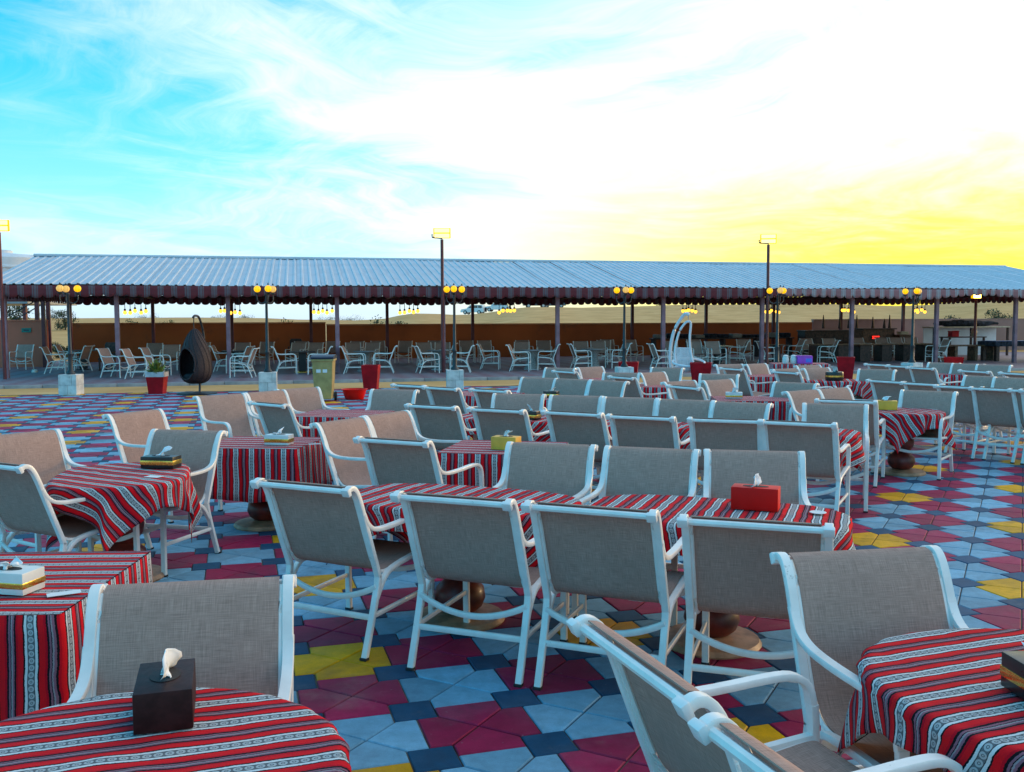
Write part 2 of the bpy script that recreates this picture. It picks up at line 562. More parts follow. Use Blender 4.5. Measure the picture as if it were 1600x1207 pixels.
class MB:
    def __init__(self):
        self.v, self.f = [], []

    def add(self, verts, faces):
        o = len(self.v)
        self.v += [Vector(q) for q in verts]
        self.f += [tuple(i + o for i in f) for f in faces]
        return self

    def box(self, c, s, bev=0., rot=None):
        bm = bmesh.new()
        bmesh.ops.create_cube(bm, size=1)
        for q in bm.verts:
            q.co = Vector((q.co.x * s[0], q.co.y * s[1], q.co.z * s[2]))
        if bev:
            bmesh.ops.bevel(bm, geom=bm.edges[:], offset=bev, segments=2, profile=.6, affect='EDGES')
        R = rot or Matrix.Identity(3)
        bm.verts.index_update()
        self.add([R @ q.co + Vector(c) for q in bm.verts], [[q.index for q in f.verts] for f in bm.faces])
        bm.free()
        return self

    def tube(self, pts, r, n=8, flat=None, side=None, cap=True):
        """sweep; flat=(width along side axis, thickness) gives a rounded rectangle section"""
        pts = [Vector(q) for q in pts]
        rings = []
        for i, q in enumerate(pts):
            a = pts[max(0, i - 1)]
            b = pts[min(len(pts) - 1, i + 1)]
            t = (b - a).normalized()
            s = Vector(side) if side is not None else (Vector((0, 0, 1)) if abs(t.z) < .9 else Vector((1, 0, 0)))
            s = (s - t * s.dot(t)).normalized()
            u = t.cross(s).normalized()
            ring = []
            rr = r[i] if isinstance(r, (list, tuple)) else r
            if flat:
                w2, h2 = flat[0] / 2, flat[1] / 2
                cxy = .20
                sec = [(w2, -h2 * (1 - cxy * 1.6)), (w2, h2 * (1 - cxy * 1.6)), (w2 - h2 * cxy, h2), (-w2 + h2 * cxy, h2), (-w2, h2 * (1 - cxy * 1.6)), (-w2, -h2 * (1 - cxy * 1.6)), (-w2 + h2 * cxy, -h2), (w2 - h2 * cxy, -h2)]
                ring = [q + s * x + u * y for x, y in sec]
            else:
                ring = [q + s * (rr * math.cos(2 * PI * k / n)) + u * (rr * math.sin(2 * PI * k / n)) for k in range(n)]
            rings.append(ring)
        k = len(rings[0])
        vs = [q for ring in rings for q in ring]
        fs = []
        for i in range(len(rings) - 1):
            for j in range(k):
                fs.append((i * k + j, i * k + (j + 1) % k, (i + 1) * k + (j + 1) % k, (i + 1) * k + j))
        if cap:
            fs.append(tuple(reversed(range(k))))
            fs.append(tuple((len(rings) - 1) * k + j for j in range(k)))
        return self.add(vs, fs)

    def lathe(self, prof, n=20, c=(0, 0, 0), cap=True):
        vs, fs = [], []
        for r, z in prof:
            for k in range(n):
                a = 2 * PI * k / n
                vs.append((c[0] + r * math.cos(a), c[1] + r * math.sin(a), c[2] + z))
        for i in range(len(prof) - 1):
            for j in range(n):
                fs.append((i * n + j, i * n + (j + 1) % n, (i + 1) * n + (j + 1) % n, (i + 1) * n + j))
        if cap:
            fs.append(tuple(reversed(range(n))))
            fs.append(tuple((len(prof) - 1) * n + j for j in range(n)))
        return self.add(vs, fs)

    def prism(self, poly, axis, lo, hi):
        """extrude a 2-D polygon; axis 'x': poly is (y,z), 'y': poly is (x,z), 'z': poly is (x,y)"""
        def mk(p, h):
            return {'x': (h, p[0], p[1]), 'y': (p[0], h, p[1]), 'z': (p[0], p[1], h)}[axis]
        n = len(poly)
        vs = [mk(p, lo) for p in poly] + [mk(p, hi) for p in poly]
        fs = [tuple(reversed(range(n))), tuple(range(n, 2 * n))]
        fs += [(i, (i + 1) % n, n + (i + 1) % n, n + i) for i in range(n)]
        return self.add(vs, fs)

    def mesh(self, name, mat, smooth=True, auto=40, uvs=None):
        me = mesh_from(name, self.v, self.f, mat, smooth, uvs, auto)
        bm = bmesh.new()
        bm.from_mesh(me)
        bmesh.ops.recalc_face_normals(bm, faces=bm.faces[:])
        bm.to_mesh(me)
        bm.free()
        return me


def link(name, me, parent=None, loc=(0, 0, 0), rz=0.):
    o = bpy.data.objects.new(name, me)
    COL.objects.link(o)
    o.location = loc
    o.rotation_euler = (0, 0, rz)
    if parent:
        o.parent = parent
    return o


def thing(name, label, cat, loc=(0, 0, 0), rz=0., group=None, me=None):
    o = link(name, me, None, loc, rz)
    o['label'] = label
    o['category'] = cat
    if group:
        o['group'] = group
    return o


def structure(name, me, loc=(0, 0, 0), rz=0.):
    o = link(name, me, None, loc, rz)
    o['kind'] = 'structure'
    return o


def copy_tree(o, parent=None):
    c = o.copy()
    COL.objects.link(c)
    c.parent = parent
    for ch in o.children:
        copy_tree(ch, c)
    return c


def smooth_path(pts, sub=4):
    """Catmull-Rom through the points"""
    P = [Vector(p) for p in pts]
    out = []
    for i in range(len(P) - 1):
        p0, p1, p2, p3 = P[max(0, i - 1)], P[i], P[i + 1], P[min(len(P) - 1, i + 2)]
        for k in range(sub):
            t = k / sub
            out.append(.5 * ((2 * p1) + (-p0 + p2) * t + (2 * p0 - 5 * p1 + 4 * p2 - p3) * t * t + (-p0 + 3 * p1 - 3 * p2 + p3) * t ** 3))
    out.append(P[-1])
    return out


# ------------------------------------------------------------------ terrain
CREST = [(-4000, 499), (-900, 499), (0, 499), (110, 499), (200, 498), (300, 497), (400, 497.5), (480, 500), (560, 501), (600, 498.5), (620, 494), (650, 490.5), (690, 491.5), (720, 493), (760, 490), (800, 483.5), (830, 481), (870, 481), (900, 482), (950, 481), (1000, 480), (1060, 478), (1160, 478), (1240, 476), (1330, 478.6), (1400, 481), (1440, 480), (1490, 476), (1550, 470), (1600, 471), (1800, 474), (2600, 482), (5000, 490)]
CREST_D = 185.0


def crest_z(a):
    """height of the dune crest for a bearing a = x/y"""
    px = 800 + 1460 * a
    for (x0, y0), (x1, y1) in zip(CREST, CREST[1:]):
        if px <= x1:
            t = min(1, max(0, (px - x0) / (x1 - x0)))
            t = t * t * (3 - 2 * t)
            yy = y0 + (y1 - y0) * t
            break
    else:
        yy = 490
    return 1.79 + (504.5 - .004 * (px - 800) - yy) * CREST_D / 1460


def terrain_z(x, y):
    r = math.hypot(x, y)
    if r < 44:
        return -.03
    a = max(-2.2, min(2.2, x / y)) if y > 5 else (2.2 if x > 0 else -2.2)
    h = crest_z(a)
    if y <= 5:
        h = 1.9
    t = (r - 46) / (CREST_D - 46)
    if t <= 0:
        return -.03
    nz = noise.noise(Vector((x * .03, y * .03, 2.))) * .5
    if t < 1:
        s = t * t * (3 - 2 * t)
        return -.03 + (h + .03) * s + nz * math.sin(PI * t) * .7
    back = min(1, (r - CREST_D) / 120)
    far = 1.6 + noise.noise(Vector((x * .004, y * .004, 5.))) * 2.5
    return h * (1 - back) + min(h, far) * back - .9 * math.sin(PI * back)


def build_terrain():
    radii = [0, 12, 24, 34, 42, 46] + [46 + 4.2 * k for k in range(1, 34)] + [190, 196, 204, 215, 230, 250, 275, 300, 400, 560, 800, 1200, 2000, 4000]
    NA = 420
    vs, fs = [], []
    for r in radii:
        for k in range(NA):
            a = 2 * PI * k / NA
            x, y = r * math.sin(a), r * math.cos(a)
            vs.append((x, y, terrain_z(x, y)))
    for i in range(len(radii) - 1):
        for k in range(NA):
            fs.append((i * NA + k, i * NA + (k + 1) % NA, (i + 1) * NA + (k + 1) % NA, (i + 1) * NA + k))
    me = mesh_from('ground', vs, [tuple(reversed(f)) for f in fs], 'sand', True)
    structure('ground', me)


build_terrain()

# ------------------------------------------------------------------ paving of the yard
TH = .2855
L = .5
OX, OY = -.466, 4.22
E1 = Vector((math.cos(TH), math.sin(TH), 0))
E2 = Vector((math.sin(TH), -math.cos(TH), 0))
EDGE = lambda x: 26.75 + .2225 * x


def tile_outline(poly, ins):
    """inset a convex outline"""
    n = len(poly)
    out = []
    for i in range(n):
        a, b, c = Vector(poly[i - 1]), Vector(poly[i]), Vector(poly[(i + 1) % n])
        d1, d2 = (b - a).normalized(), (c - b).normalized()
        n1, n2 = Vector((-d1.y, d1.x)), Vector((-d2.y, d2.x))
        k = ins / max(.3, 1 + n1.dot(n2))
        out.append(b + (n1 + n2) * k)
    return out


HS = .1
PENT = [(.25, .25), (HS, HS), (HS, 0), (L - HS, 0), (L - HS, HS)]
SQ = [(-HS, -HS), (HS, -HS), (HS, HS), (-HS, HS)]


def tile_geo(poly):
    n = len(poly)
    a, b = tile_outline(poly, .0085), tile_outline(poly, .0035)
    vs = [(p.x, p.y, 0) for p in a] + [(p.x, p.y, -.005) for p in b] + [(p.x, p.y, -.03) for p in b]
    fs = [tuple(range(n))]
    for r in range(2):
        fs += [(r * n + (i + 1) % n, r * n + i, (r + 1) * n + i, (r + 1) * n + (i + 1) % n) for i in range(n)]
    return vs, fs


def build_paving():
    bed = [(-26, -6), (30, -6), (30, EDGE(30)), (-26, EDGE(-26))]
    me = mesh_from('paving', [(x, y, -.0095) for x, y in bed], [(0, 1, 2, 3)], 'joint')
    root = structure('paving', me)
    root['label'] = 'patterned concrete paving of the open yard'
    pv, pf = tile_geo(PENT)
    sv_, sf = tile_geo(SQ)
    mats = ['paver_red', 'paver_grey', 'paver_yellow', 'paver_slate']
    single = {}
    for mi, mn in enumerate(mats):
        single[mi] = mesh_from('paving_stone', *(tile_geo(SQ if mi == 3 else PENT)), mn)
    near, far = [], []
    rnd = random.Random(3)
    R = range(-60, 90)
    for i in R:
        for j in range(-80, 40):
            c0 = Vector((OX, OY, 0)) + E1 * (L * i) + E2 * (L * j)
            ctr = c0 + (E1 + E2) * (L / 2)
            if ctr.y > EDGE(ctr.x) - .3 or ctr.y < -.5 or abs(ctr.x) > .72 * max(0, ctr.y) + 3.2:
                continue
            yel = (i % 3 == 2 and j % 3 == 1)
            mi = 2 if yel else (0 if (i + j) % 2 == 0 else 1)
            for k in range(4):
                near.append((ctr, k, mi, i, j))
            near.append((c0, 0, 3, i, j))
    def score(t):
        c = t[0]
        if c.y < 2.3 or abs(c.x) > .535 * c.y:
            return 1e6 + c.length
        return c.length
    near.sort(key=score)
    B = Matrix(((E1.x, E2.x, 0), (E1.y, E2.y, 0), (0, 0, 1)))
    first, rest = near[:300], near[300:]
    def frame(t):
        ctr, k, mi, i, j = t
        rot = Matrix.Rotation(k * PI / 2, 3, 'Z')
        return rot
    for t in first:
        ctr, k, mi, i, j = t
        o = bpy.data.objects.new('paving_stone', single[mi])
        COL.objects.link(o)
        o.parent = root
        rot = Matrix.Rotation(k * PI / 2, 4, 'Z')
        # the pattern basis is left-handed (E2 points towards the viewer): mirror by swapping axes
        Bm = Matrix(((E1.x, -E2.x, 0, ctr.x), (E1.y, -E2.y, 0, ctr.y), (0, 0, 1, rnd.uniform(-.0012, .0012)), (0, 0, 0, 1)))
        shift = Matrix.Translation((0, 0, 0)) if mi == 3 else Matrix.Translation((-.25, -.25, 0))
        tilt = Matrix.Rotation(rnd.uniform(-.004, .004), 4, 'X') @ Matrix.Rotation(rnd.uniform(-.004, .004), 4, 'Y')
        o.matrix_world = Bm @ rot @ tilt @ shift
    vs, fs, mid, rv = [], [], [], []
    for t in rest:
        ctr, k, mi, i, j = t
        g, f = (sv_, sf) if mi == 3 else (pv, pf)
        ca, sa = [(1, 0), (0, 1), (-1, 0), (0, -1)][k]
        o = len(vs)
        dz = rnd.uniform(-.0015, .0015)
        tx, ty = rnd.uniform(-.005, .005), rnd.uniform(-.005, .005)
        s = 0 if mi == 3 else .25
        for (x, y, z) in g:
            x, y = x - s, y - s
            x, y = x * ca - y * sa, x * sa + y * ca
            q = ctr + E1 * x - E2 * y
            vs.append((q.x, q.y, z + dz + x * tx + y * ty))
        use = f if ctr.y < 12 else f[:1 + (len(f) - 1) // 2]
        r = rnd.random()
        for ff in use:
            fs.append(tuple(a + o for a in ff))
            mid.append(mi)
            rv.append(r)
    me = bpy.data.meshes.new('paving_stones')
    me.from_pydata(vs, [], fs)
    for mn in mats:
        me.materials.append(M[mn])
    me.polygons.foreach_set('material_index', mid)
    at = me.attributes.new('rnd', 'FLOAT', 'FACE')
    at.data.foreach_set('value', rv)
    o = link('paving_stones', me, root)
    o['kind'] = 'stuff'


build_paving()

# ------------------------------------------------------------------ pavilion
PA = Vector((-16.3, 30.2, 0))
AX = rad(12.8)
PE = Vector((math.cos(AX), math.sin(AX), 0))
PN = Vector((-math.sin(AX), math.cos(AX), 0))


def pv_(s, n, z=0.):
    return PA + PE * s + PN * n + Vector((0, 0, z))


PZ = .06


def build_platform():
    mb = MB()
    mb.box((22, 5.4, -.22), (60, 18.6, .56))
    o = structure('pavilion_floor', mb.mesh('pavilion_floor', 'platform_paving', False), PA, AX)
    k = MB()
    for i in range(58):
        pass
    rnd = random.Random(5)
    kb = MB().box((0, 0, 0), (.985, .14, .16), .015).mesh('kerb_stone', 'kerb')
    for i in range(58):
        q = link('kerb_stone', kb, o, (-7.5 + i * 1.0, -3.98 + rnd.uniform(-.008, .008), -.012))


build_platform()
FRONT_S = [-0.04, 3.35, 6.87, 10.5, 14.21, 18.43, 22.55, 26.6, 30.47, 34.29, 38.01, 41.8]
BACK_S = [-0.62, 2.82, 6.22, 9.75, 13.28, 17.39, 21.67, 25.54, 29.53, 33.31, 37.22, 40.96]
S0, S1 = -.55, 42.3
N0, NR, N1 = -.55, 5.75, 12.05
EAVE_Z, RIDGE_Z = 3.06, 4.36


def build_pavilion():
    root = thing('pavilion', 'long open pavilion with corrugated metal roof and striped scalloped valance', 'pavilion', PA, AX)
    colm = MB().box((0, 0, 0), (.15, .15, 1), .012)
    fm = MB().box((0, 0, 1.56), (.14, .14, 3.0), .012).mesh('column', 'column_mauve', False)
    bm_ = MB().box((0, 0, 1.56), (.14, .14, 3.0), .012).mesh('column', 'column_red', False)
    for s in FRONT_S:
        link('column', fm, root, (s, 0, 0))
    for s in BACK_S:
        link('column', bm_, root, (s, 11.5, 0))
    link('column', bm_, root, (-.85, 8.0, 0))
    # beams
    for n in (0, 5.75, 11.5):
        z = 3.0 if n != 5.75 else 4.22
        link('beam', MB().box(((S0 + S1) / 2, n, z), (S1 - S0 - .2, .12, .12)).mesh('beam', 'beam_dark', False), root)
    for s in BACK_S:
        mb = MB()
        mb.tube([(s, 0, 2.98), (s, 5.75, 4.2), (s, 11.5, 2.98)], .05, 4)
        mb.tube([(s, 0, 2.95), (s, 11.5, 2.95)], .04, 4)
        mb.tube([(s, 5.75, 2.95), (s, 5.75, 4.2)], .04, 4)
        mb.tube([(s, 2.9, 2.95), (s, 2.9, 3.58)], .03, 4)
        mb.tube([(s, 8.6, 2.95), (s, 8.6, 3.58)], .03, 4)
        link('truss', mb.mesh('truss', 'beam_dark', False), root)
    # corrugated sheets, 0.99 m wide, three ribs each
    PW = .27
    sheet_w = 3 * PW
    prof = []
    for k in range(3):
        b = k * PW
        prof += [(b, 0), (b + .11, 0), (b + .135, .030), (b + .195, .030), (b + .22, 0)]
    prof.append((sheet_w + .02, 0))

    def sheet(n_a, n_b):
        vs, fs = [], []
        L_ = 4
        for li in range(L_ + 1):
            t = li / L_
            n = n_a + (n_b - n_a) * t
            z = EAVE_Z + (RIDGE_Z - EAVE_Z) * t
            for (x, h) in prof:
                vs.append((x, n, z + h))
        k = len(prof)
        for li in range(L_):
            for j in range(k - 1):
                fs.append((li * k + j, li * k + j + 1, (li + 1) * k + j + 1, (li + 1) * k + j))
        # underside so that the sheet has thickness
        o = len(vs)
        vs += [(x, y, z - .012) for x, y, z in vs]
        fs += [tuple(reversed([i + o for i in f])) for f in fs[:]]
        for j in range(k - 1):
            fs.append((j + 1, j, o + j, o + j + 1))
        return mesh_from('roof_sheet', vs, fs, 'roof_metal')
    fa, fb = sheet(N0, NR), sheet(N1, NR)
    ns = int(math.ceil((S1 - S0) / sheet_w))
    rnd = random.Random(2)
    for i in range(ns):
        for me in (fa, fb):
            q = link('roof_sheet', me, root, (S0 + i * sheet_w, rnd.uniform(-.02, .02), (i % 2) * .006 + rnd.uniform(0, .006) + .02 * math.sin(i * .5)))
            q.rotation_euler = (rnd.uniform(-.002, .002), rnd.uniform(-.003, .003), 0)
    rc = MB()
    rc.tube([(S0, NR, RIDGE_Z + .06), (S0 + ns * sheet_w, NR, RIDGE_Z + .03)], .055, 8)
    link('ridge_cap', rc.mesh('ridge_cap', 'roof_metal'), root)

    # scalloped valance strips
    def valance(p0, p1, mat, hang, ragged=0., z0=EAVE_Z - .02):
        p0, p1 = Vector(p0), Vector(p1)
        ln = (p1 - p0).length
        t = (p1 - p0).normalized()
        nrm = Vector((t.y, -t.x, 0))
        SC = .36
        n = int(ln / SC * 8)
        vs, uvs, fs = [], [], []
        for i in range(n + 1):
            s = ln * i / n
            ph = (s / SC) % 1.0
            scal = math.sqrt(max(0, 1 - (2 * ph - 1) ** 2)) * .11
            h = hang + scal + .016 * math.sin(s * 1.3) + .05 * noise.noise(Vector((math.floor(s / SC) * .77, hang * 9, 2.0))) - ragged * max(0, math.sin(s * .75 + 1.0)) * .9
            sw = .012 * math.sin(s * 5.1) + .02 * math.sin(s * 1.7 + 1)
            for r in range(4):
                f = r / 3
                q = p0 + t * s + nrm * (sw * f)
                vs.append((q.x, q.y, z0 - h * f))
                uvs.append((s, h * f))
        for i in range(n):
            for r in range(3):
                a = i * 4 + r
                fs.append((a, a + 4, a + 5, a + 1))
        me = mesh_from('valance', vs, fs, mat, True, uvs)
        o = link('valance', me, root)
        md = o.modifiers.new('thick', 'SOLIDIFY')
        md.thickness = .006
    sf = 26.9
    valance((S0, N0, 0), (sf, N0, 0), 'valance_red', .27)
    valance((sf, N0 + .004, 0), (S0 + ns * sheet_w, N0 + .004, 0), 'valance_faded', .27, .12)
    valance((S0, N1, 0), (S0 + ns * sheet_w, N1, 0), 'valance_red', .27)
    valance((S0, N0, 0), (S0, N1, 0), 'valance_red', .27)
    valance((S0 + ns * sheet_w, N0, 0), (S0 + ns * sheet_w, N1, 0), 'valance_red', .27)
    # gable boards
    for s in (S0 + .1, S0 + ns * sheet_w - .1):
        g = MB().prism([(N0 + .1, EAVE_Z - .02), (N1 - .1, EAVE_Z - .02), (NR, RIDGE_Z - .03)], 'x', s - .01, s + .01)
        link('gable_panel', g.mesh('gable_panel', 'beam_dark', False), root)


build_pavilion()


def build_walls():
    def wall(name, label, s0, n0, s1, n1, h, mat):
        a, b = pv_(s0, n0), pv_(s1, n1)
        ln = (b - a).length
        mb = MB().box((ln / 2, 0, h / 2 - .1), (ln, .2, h + .2), .01)
        o = thing(name, label, 'wall', a, math.atan2(b.y - a.y, b.x - a.x), None)
        link('panel', mb.mesh('panel', mat, False), o)
        link('coping', MB().box((ln / 2, 0, h + .028), (ln + .02, .26, .05), .01).mesh('coping', mat, False), o)
    wall('boundary_wall', 'pinkish brown wall left of the gate opening carrying a green sign', -6.5, 8.6, -.85, 8.6, 1.93, 'wall_rust')
    wall('boundary_wall', 'taller brown boundary wall behind the left half of the pavilion', -1.0, 13.0, 10.45, 13.0, 1.80, 'wall_brown')
    wall('boundary_wall', 'lower brown boundary wall behind the middle of the pavilion', 10.5, 13.05, 36.4, 13.05, 1.70, 'wall_brown')
    wall('boundary_wall', 'pale mauve wall behind the serving area on the right', 36.5, 13.1, 52, 13.1, 1.86, 'wall_pink')


build_walls()

# ------------------------------------------------------------------ sling chairs
HW = .305      # half distance between the side frames
UP = [(-.268, .884), (-.243, .899), (-.212, .893), (-.182, .858), (-.150, .79), (-.112, .69), (-.060, .555), (-.020, .455), (0, .40)]
LEG_R = [(0, .405), (-.012, .345), (-.048, .235), (-.09, .12), (-.135, .0)]
ARM = [(-.135, .752), (-.105, .700), (-.055, .664), (.03, .648), (.18, .647), (.36, .655), (.455, .650), (.508, .615), (.528, .55)]
LEG_F = [(.528, .555), (.534, .44), (.540, .0)]
RAIL = [(.530, .452), (.36, .440), (.18, .424), (.08, .400), (.02, .345), (-.02, .29)]
SLING = [(-.243, .905), (-.205, .895), (-.172, .852), (-.138, .78), (-.10, .68), (-.052, .56), (-.012, .475), (.028, .432), (.085, .415), (.2, .418), (.36, .436), (.49, .452), (.525, .447)]


def xz(path, x):
    return [(x, p[0], p[1]) for p in path]


def flat2(path, sub=3):
    return [(q.x, q.y) for q in smooth_path([(p[0], p[1], 0) for p in path], sub)]


def strip_mesh(name, path, hw, sag, mat, thick=.004):
    """a sheet of sling cloth stretched between the two side rails"""
    nx = 8
    vs, uvs, fs = [], [], []
    ln = [0]
    for a, b in zip(path, path[1:]):
        ln.append(ln[-1] + math.hypot(b[0] - a[0], b[1] - a[1]))
    for i, p in enumerate(path):
        a, b = path[max(0, i - 1)], path[min(len(path) - 1, i + 1)]
        t = Vector((b[0] - a[0], b[1] - a[1])).normalized()
        nrm = Vector((t.y, -t.x))
        for k in range(nx + 1):
            u = k / nx * 2 - 1
            d = -sag * (1 - u * u) * math.sin(PI * min(1, max(0, ln[i] / ln[-1])))
            vs.append((u * hw, p[0] + nrm.x * d, p[1] + nrm.y * d))
            uvs.append((u * hw, ln[i]))
    k = nx + 1
    for i in range(len(path) - 1):
        for j in range(nx):
            fs.append((i * k + j, i * k + j + 1, (i + 1) * k + j + 1, (i + 1) * k + j))
    o = len(vs)
    vs2 = []
    for i, p in enumerate(path):
        a, b = path[max(0, i - 1)], path[min(len(path) - 1, i + 1)]
        t = Vector((b[0] - a[0], b[1] - a[1])).normalized()
        nrm = Vector((t.y, -t.x))
        for j in range(k):
            q = vs[i * k + j]
            vs2.append((q[0], q[1] - nrm.x * thick, q[2] - nrm.y * thick))
    fs += [tuple(reversed([i + o for i in f])) for f in fs[:]]
    n = len(path)
    fs += [(j + 1, j, o + j, o + j + 1) for j in range(nx)]
    fs += [((n - 1) * k + j, (n - 1) * k + j + 1, o + (n - 1) * k + j + 1, o + (n - 1) * k + j) for j in range(nx)]
    me = mesh_from(name, vs + vs2, fs, mat, True, uvs + uvs, 50)
    return me


def chair_meshes():
    D = []      # (name, mesh, [(subname, mesh)])
    sling = flat2(SLING, 3)
    cut = next(i for i, p in enumerate(sling) if p[1] < .44 and p[0] > 0)
    D.append(('backrest', strip_mesh('backrest', sling[:cut + 1], HW - .030, .012, 'sling'), []))
    D.append(('seat', strip_mesh('seat', sling[cut:], HW - .030, -.012, 'sling'), []))
    FW = (.037, .026)
    up, lr, arm, lf, rail = (flat2(p, 3) for p in (UP, LEG_R, ARM, LEG_F, RAIL))
    sl = flat2(SLING[1:], 2)
    foot = MB
    for s in (-1, 1):
        x = s * HW
        D.append(('back_post', MB().tube(xz(up, x), 0, flat=FW, side=(1, 0, 0)).mesh('back_post', 'white_frame'), []))
        fcap = MB().box((x, -.136, .007), (.042, .034, .014), .003).mesh('foot', 'rubber')
        D.append(('leg', MB().tube(xz(lr, x), 0, flat=FW, side=(1, 0, 0)).mesh('leg', 'white_frame'), [('foot', fcap)]))
        D.append(('armrest', MB().tube(xz(arm, x + s * .002), 0, flat=(.038, .022), side=(1, 0, 0)).mesh('armrest', 'white_frame'), []))
        fcap = MB().box((x, .540, .007), (.042, .034, .014), .003).mesh('foot', 'rubber')
        D.append(('leg', MB().tube(xz(lf, x), 0, flat=FW, side=(1, 0, 0)).mesh('leg', 'white_frame'), [('foot', fcap)]))
        D.append(('seat_rail', MB().tube(xz(rail, x - s * .001), 0, flat=(.032, .024), side=(1, 0, 0)).mesh('seat_rail', 'white_frame'), []))
        D.append(('sling_rail', MB().tube(xz([(p[0] - .004, p[1] - .006) for p in sl], s * (HW - .024)), .0095, 6).mesh('sling_rail', 'white_frame'), []))
        D.append(('end_cap', MB().box((x, -.270, .884), (.048, .024, .042), .006, Matrix.Rotation(.5, 3, 'X')).mesh('end_cap', 'cap_white'), []))
        D.append(('stretcher', MB().tube([(x, -.058, .205), (x, .536, .215)], 0, flat=(.018, .024), side=(1, 0, 0)).mesh('stretcher', 'white_frame'), []))
    D.append(('top_rail', MB().tube([(-HW, -.250, .884), (HW, -.250, .884)], .0145, 8).mesh('top_rail', 'white_frame'), []))
    D.append(('front_rail', MB().tube([(-HW, .520, .438), (HW, .520, .438)], .013, 8).mesh('front_rail', 'white_frame'), []))
    arc = [(HW * u, -.02 - .012 * (1 - u * u), .350 - .075 * (1 - u * u)) for u in [k / 8 - 1 for k in range(17)]]
    D.append(('stretcher', MB().tube(arc, 0, flat=(.018, .030), side=(0, 1, .2)).mesh('stretcher', 'white_frame'), []))
    D.append(('stretcher', MB().tube([(-HW, -.062, .2), (HW, -.062, .2)], 0, flat=(.018, .029), side=(0, 1, 0)).mesh('stretcher', 'white_frame'), []))
    arc = [(HW * u, .535, .360 - .075 * (1 - u * u)) for u in [k / 8 - 1 for k in range(17)]]
    D.append(('stretcher', MB().tube(arc, 0, flat=(.018, .030), side=(0, 1, 0)).mesh('stretcher', 'white_frame'), []))
    return D


CH = chair_meshes()


def put_chair(x, y, deg, label, group, z=0., small=False):
    o = thing('sling_chair', label, 'chair', (x, y, z), rad(deg), group)
    o.scale = (.985, 1.03, 1.045)
    for nm, me, subs in CH:
        if small and nm in ('end_cap', 'sling_rail', 'front_rail'):
            continue
        q = link(nm, me, o)
        if not small:
            for sn, sm in subs:
                link(sn, sm, q)
    return o


